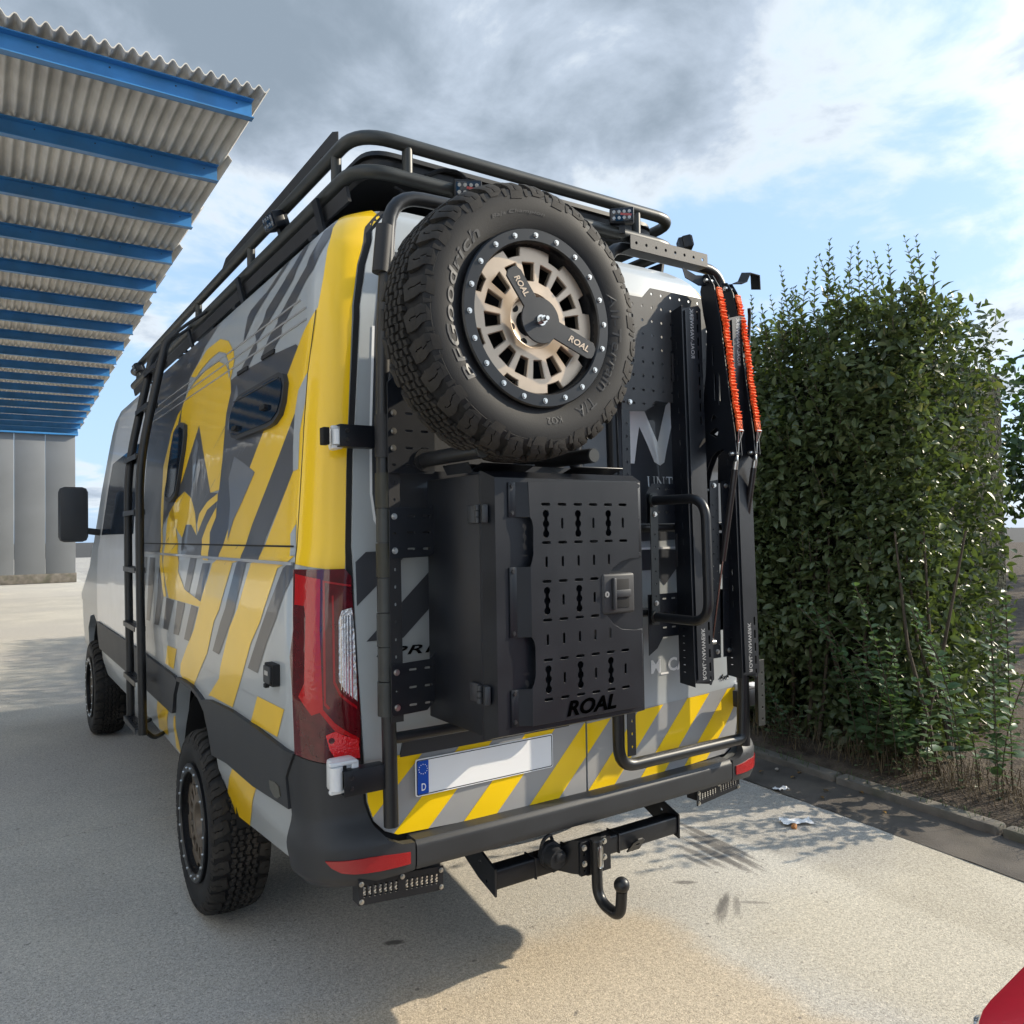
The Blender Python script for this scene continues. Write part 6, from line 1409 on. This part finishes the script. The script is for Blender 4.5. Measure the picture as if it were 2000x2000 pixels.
# dry grass and litter under the hedge
def blades(n, seed, xr, yr_, hr, name, m, kind='stuff'):
    rg = np.random.default_rng(seed); bm = bmesh.new()
    for i in range(n):
        y = rg.uniform(*yr_); x = kx(rg.uniform(*xr), y); h = rg.uniform(*hr); a = rg.uniform(0, 2*PI); w = .0022; l = rg.uniform(.3, 1.1)
        z0 = G+.02 if rg.random() < .01 else G+.03+.25*max(0, (x-kx(2.6, y)))
        b = Vector((x, y, min(z0, .06))); t = Vector((math.cos(a), math.sin(a), 0)); s = Vector((-t.y, t.x, 0))*w
        v = [bm.verts.new(b-s), bm.verts.new(b+s), bm.verts.new(b+t*h*l*.5+Vector((0, 0, h*.7))+s*.8), bm.verts.new(b+t*h*l*.5+Vector((0, 0, h*.7))-s*.8), bm.verts.new(b+t*h*l*1.1+Vector((0, 0, h*(1-.4*l))))]
        bm.faces.new((v[0], v[1], v[2], v[3])); bm.faces.new((v[3], v[2], v[4]))
    o = obj(name, bm, m); o['kind'] = kind; return o
MT['straw'] = mat('dry_grass', (.135, .105, .062), .9, var=.4, vscale=30); MT['grass'] = mat('verge_grass', (.055, .085, .025), .8, var=.4, vscale=20)
blades(2600, 1, (2.72, 3.15), (-1.5, 5), (.05, .22), 'dry_grass', MT['straw']); blades(420, 2, (2.52, 2.64), (-1.2, 3), (.02, .09), 'grass', MT['grass'])
# ------------------------------------------------------------------ litter
MT['paper'] = mat('tissue_paper', (.78, .78, .78), .9, bump=.3, bscale=60, bdist=.003)
def paper(name, c, a, b, rot, seed, label):
    bm = bmesh.new(); rn = random.Random(seed); n = 9; g = []
    for i in range(n):
        row = []
        for j in range(n):
            u, v = i/(n-1)-.5, j/(n-1)-.5; w = 1-.5*abs(v)*(u > 0); x = a*u; y = b*v*w*(1-.55*math.exp(-((u-.08)/.16)**2)*(1 if v > 0 else .5))
            z = .004+.020*abs(mnoise.noise((u*4+seed, v*4, 1.3)))+.012*abs(mnoise.noise((u*9, v*9+seed, 0)))
            row.append(bm.verts.new((c[0]+x*math.cos(rot)-y*math.sin(rot), c[1]+x*math.sin(rot)+y*math.cos(rot), G+z+.004)))
        g.append(row)
    for i in range(n-1):
        for j in range(n-1): bm.faces.new((g[i][j], g[i][j+1], g[i+1][j+1], g[i+1][j]))
    return tag(obj(name, bm, MT['paper'], None, 25), label, 'litter', 'crumpled paper on the ground')
paper('paper_scrap', (1.815, .485), .165, .085, -.55, 3, 'crumpled white tissue lying on the open concrete'); paper('paper_scrap', (2.19, .87), .09, .05, -.35, 8, 'small white paper scrap at the edge of the dark gutter')
bm = bmesh.new(); bmesh.ops.create_icosphere(bm, subdivisions=2, radius=.016, matrix=Matrix.Translation((1.752, .452, G+.010)))
for v in bm.verts: v.co += v.normal*.006*mnoise.noise(v.co*90)
tag(obj('orange_crumb', bm, mat('orange_peel', (.45, .20, .07), .7)), 'small orange crumb beside the white tissue', 'litter')
MT['dryleaf'] = leaf_mat('dry_leaf', (.20, .11, .035), (.30, .17, .05), (.34, .24, .08), .2)
pts = [(2.39, .95, 'yellow dry leaf in the gutter by the kerb'), (2.36, .66, 'dry leaf in the middle of the gutter'), (2.24, .64, 'pale dry leaf near the gutter edge'), (2.50, .98, 'brown dry leaf against the kerb foot'), (2.42, 1.28, 'small yellow leaf in the gutter behind the bumper'), (2.50, .56, 'orange dry leaf under the kerb tuft'), (2.33, 1.14, 'tiny pale leaf in the gutter nearest the light bar'), (2.72, .98, 'orange leaf on the soil below the hedge'), (2.30, .30, 'dry leaf in the gutter at the right')]
for i, (x, y, lab) in enumerate(pts):
    a = i*2.1; me = leaves_mesh('dry_leaf', np.array([[x, y, G+.020+.10*max(0, x-2.62)]]), np.array([[math.cos(a), math.sin(a), .12]]), np.array([[.2, .1, 1.0]]), np.array([.045]), np.array([.026]), np.array([.1*i % .9]))
    tag(link_mesh('dry_leaf', me, MT['dryleaf']), lab, 'leaf', 'dry leaves along the kerb')
for i, (x, y, r, lab) in enumerate(((3.00, 1.02, .030, 'pale round pebble on the soil below the hedge'), (2.45, 1.10, .012, 'small stone in the gutter'), (2.70, 1.35, .016, 'grey pebble at the hedge foot'))):
    bm = bmesh.new(); bmesh.ops.create_icosphere(bm, subdivisions=2, radius=r, matrix=Matrix.Translation((x, y, G+.02+r*.6+.25*max(0, x-2.7))) @ Matrix.Diagonal((1.2, 1, .75, 1)))
    for v in bm.verts: v.co += v.normal*r*.2*mnoise.noise(v.co*40)
    tag(obj('pebble', bm, mat('pebble_stone', (.30, .27, .23), .8, var=.2, vscale=30)), lab, 'stone', 'pebbles by the kerb')

# ------------------------------------------------------------------ red car parked close behind the van (only a corner of its bonnet is in view)
MT['carred'] = mat('red_car_paint', (.30, .008, .022), .28, coat=.8, var=.05, vscale=40)
CR_ = thing('red_car', 'red car parked close behind the van at the lower right', 'car', (.25, -3.6, G))
def car_outline(z, t):     # plan of the body at a given height: rounded rectangle with a bowed nose
    hw = .86-.10*max(0, z-.75)-.03*max(0, .45-z); nose = -1.50-.05*abs(z-.55)-.0; tail = -5.55
    o = []
    for i in range(9): f = i/8; a = PI/2*f; o.append((-hw+.22*(1-math.sin(a)), nose-.02-.26*(1-math.cos(a)) if False else nose-.26*(1-math.sin(PI/2*(1-(1-f))))))
    return hw, nose, tail
bm = bmesh.new(); rows = []
def ring_at(z, hw, nose, tail, r):
    P = fillet([Vector((-hw, tail, z)), Vector((-hw, nose-.16, z)), Vector((-hw+.16, nose, z)), Vector((0, nose+.07, z)), Vector((hw-.16, nose, z)), Vector((hw, nose-.16, z)), Vector((hw, tail, z))], r, 5, True)
    return [bm.verts.new((p.x+.25, p.y, p.z+G)) for p in P]
for z, hw, nose, tail in ((.20, .80, -1.60, -5.40), (.32, .86, -1.53, -5.50), (.52, .875, -1.49, -5.53), (.68, .87, -1.50, -5.50), (.755, .85, -1.525, -5.46), (.79, .80, -1.62, -5.40)): rows.append(ring_at(z, hw, nose, tail, .10))
for i in range(len(rows)-1):
    m_ = len(rows[0])
    for j in range(m_): bm.faces.new((rows[i][j], rows[i][(j+1) % m_], rows[i+1][(j+1) % m_], rows[i+1][j]))
bm.faces.new(rows[0][::-1]); bm.faces.new(rows[-1])
obj('body', bm, MT['carred'], CR_, 40)
bm = bmesh.new()
A = [(-.74, -2.55, .83), (.74, -2.55, .83), (.74, -5.0, .88), (-.74, -5.0, .88)]; Bq = [(-.58, -3.15, 1.36), (.58, -3.15, 1.36), (.58, -4.55, 1.38), (-.58, -4.55, 1.38)]
a = [bm.verts.new((p[0]+.25, p[1], p[2]+G-.06)) for p in A]; b = [bm.verts.new((p[0]+.25, p[1], p[2]+G)) for p in Bq]
for i in range(4): bm.faces.new((a[i], a[(i+1) % 4], b[(i+1) % 4], b[i]))
obj('windows', bm, MT['glass'], CR_)
bm = bmesh.new(); add_box(bm, (.25, -3.85, 1.40+G), (1.2, 1.45, .05), bev=.02); obj('roof', bm, MT['carred'], CR_)
for sx in (-1, 1):
    for yy_ in (-2.25, -4.75):
        bm = bmesh.new(); add_lathe(bm, [(.14, -.09), (.29, -.10), (.31, -.07), (.31, .07), (.29, .10), (.14, .09)], 32, M=Matrix.Translation((.25+sx*.80, yy_, .31+G)) @ Matrix.Rotation(PI/2, 4, 'Z')); w_ = obj('wheel', bm, MT['rubber'], CR_)
        bm = bmesh.new(); add_cyl(bm, (.25+sx*.83, yy_, .31+G), (.25+sx*.88, yy_, .31+G), .19, .17, 24); obj('rim', bm, MT['steel'], w_)
    bm = bmesh.new(); add_box(bm, (.25+sx*.62, -1.545, .62+G), (.30, .10, .13), R=Matrix.Rotation(-sx*.45, 3, 'Z'), bev=.03); obj('headlight', bm, MT['clear'], CR_)
bm = bmesh.new(); add_box(bm, (.25, -1.455, .45+G), (.9, .05, .18), bev=.02); obj('grille', bm, MT['plastic'], CR_)
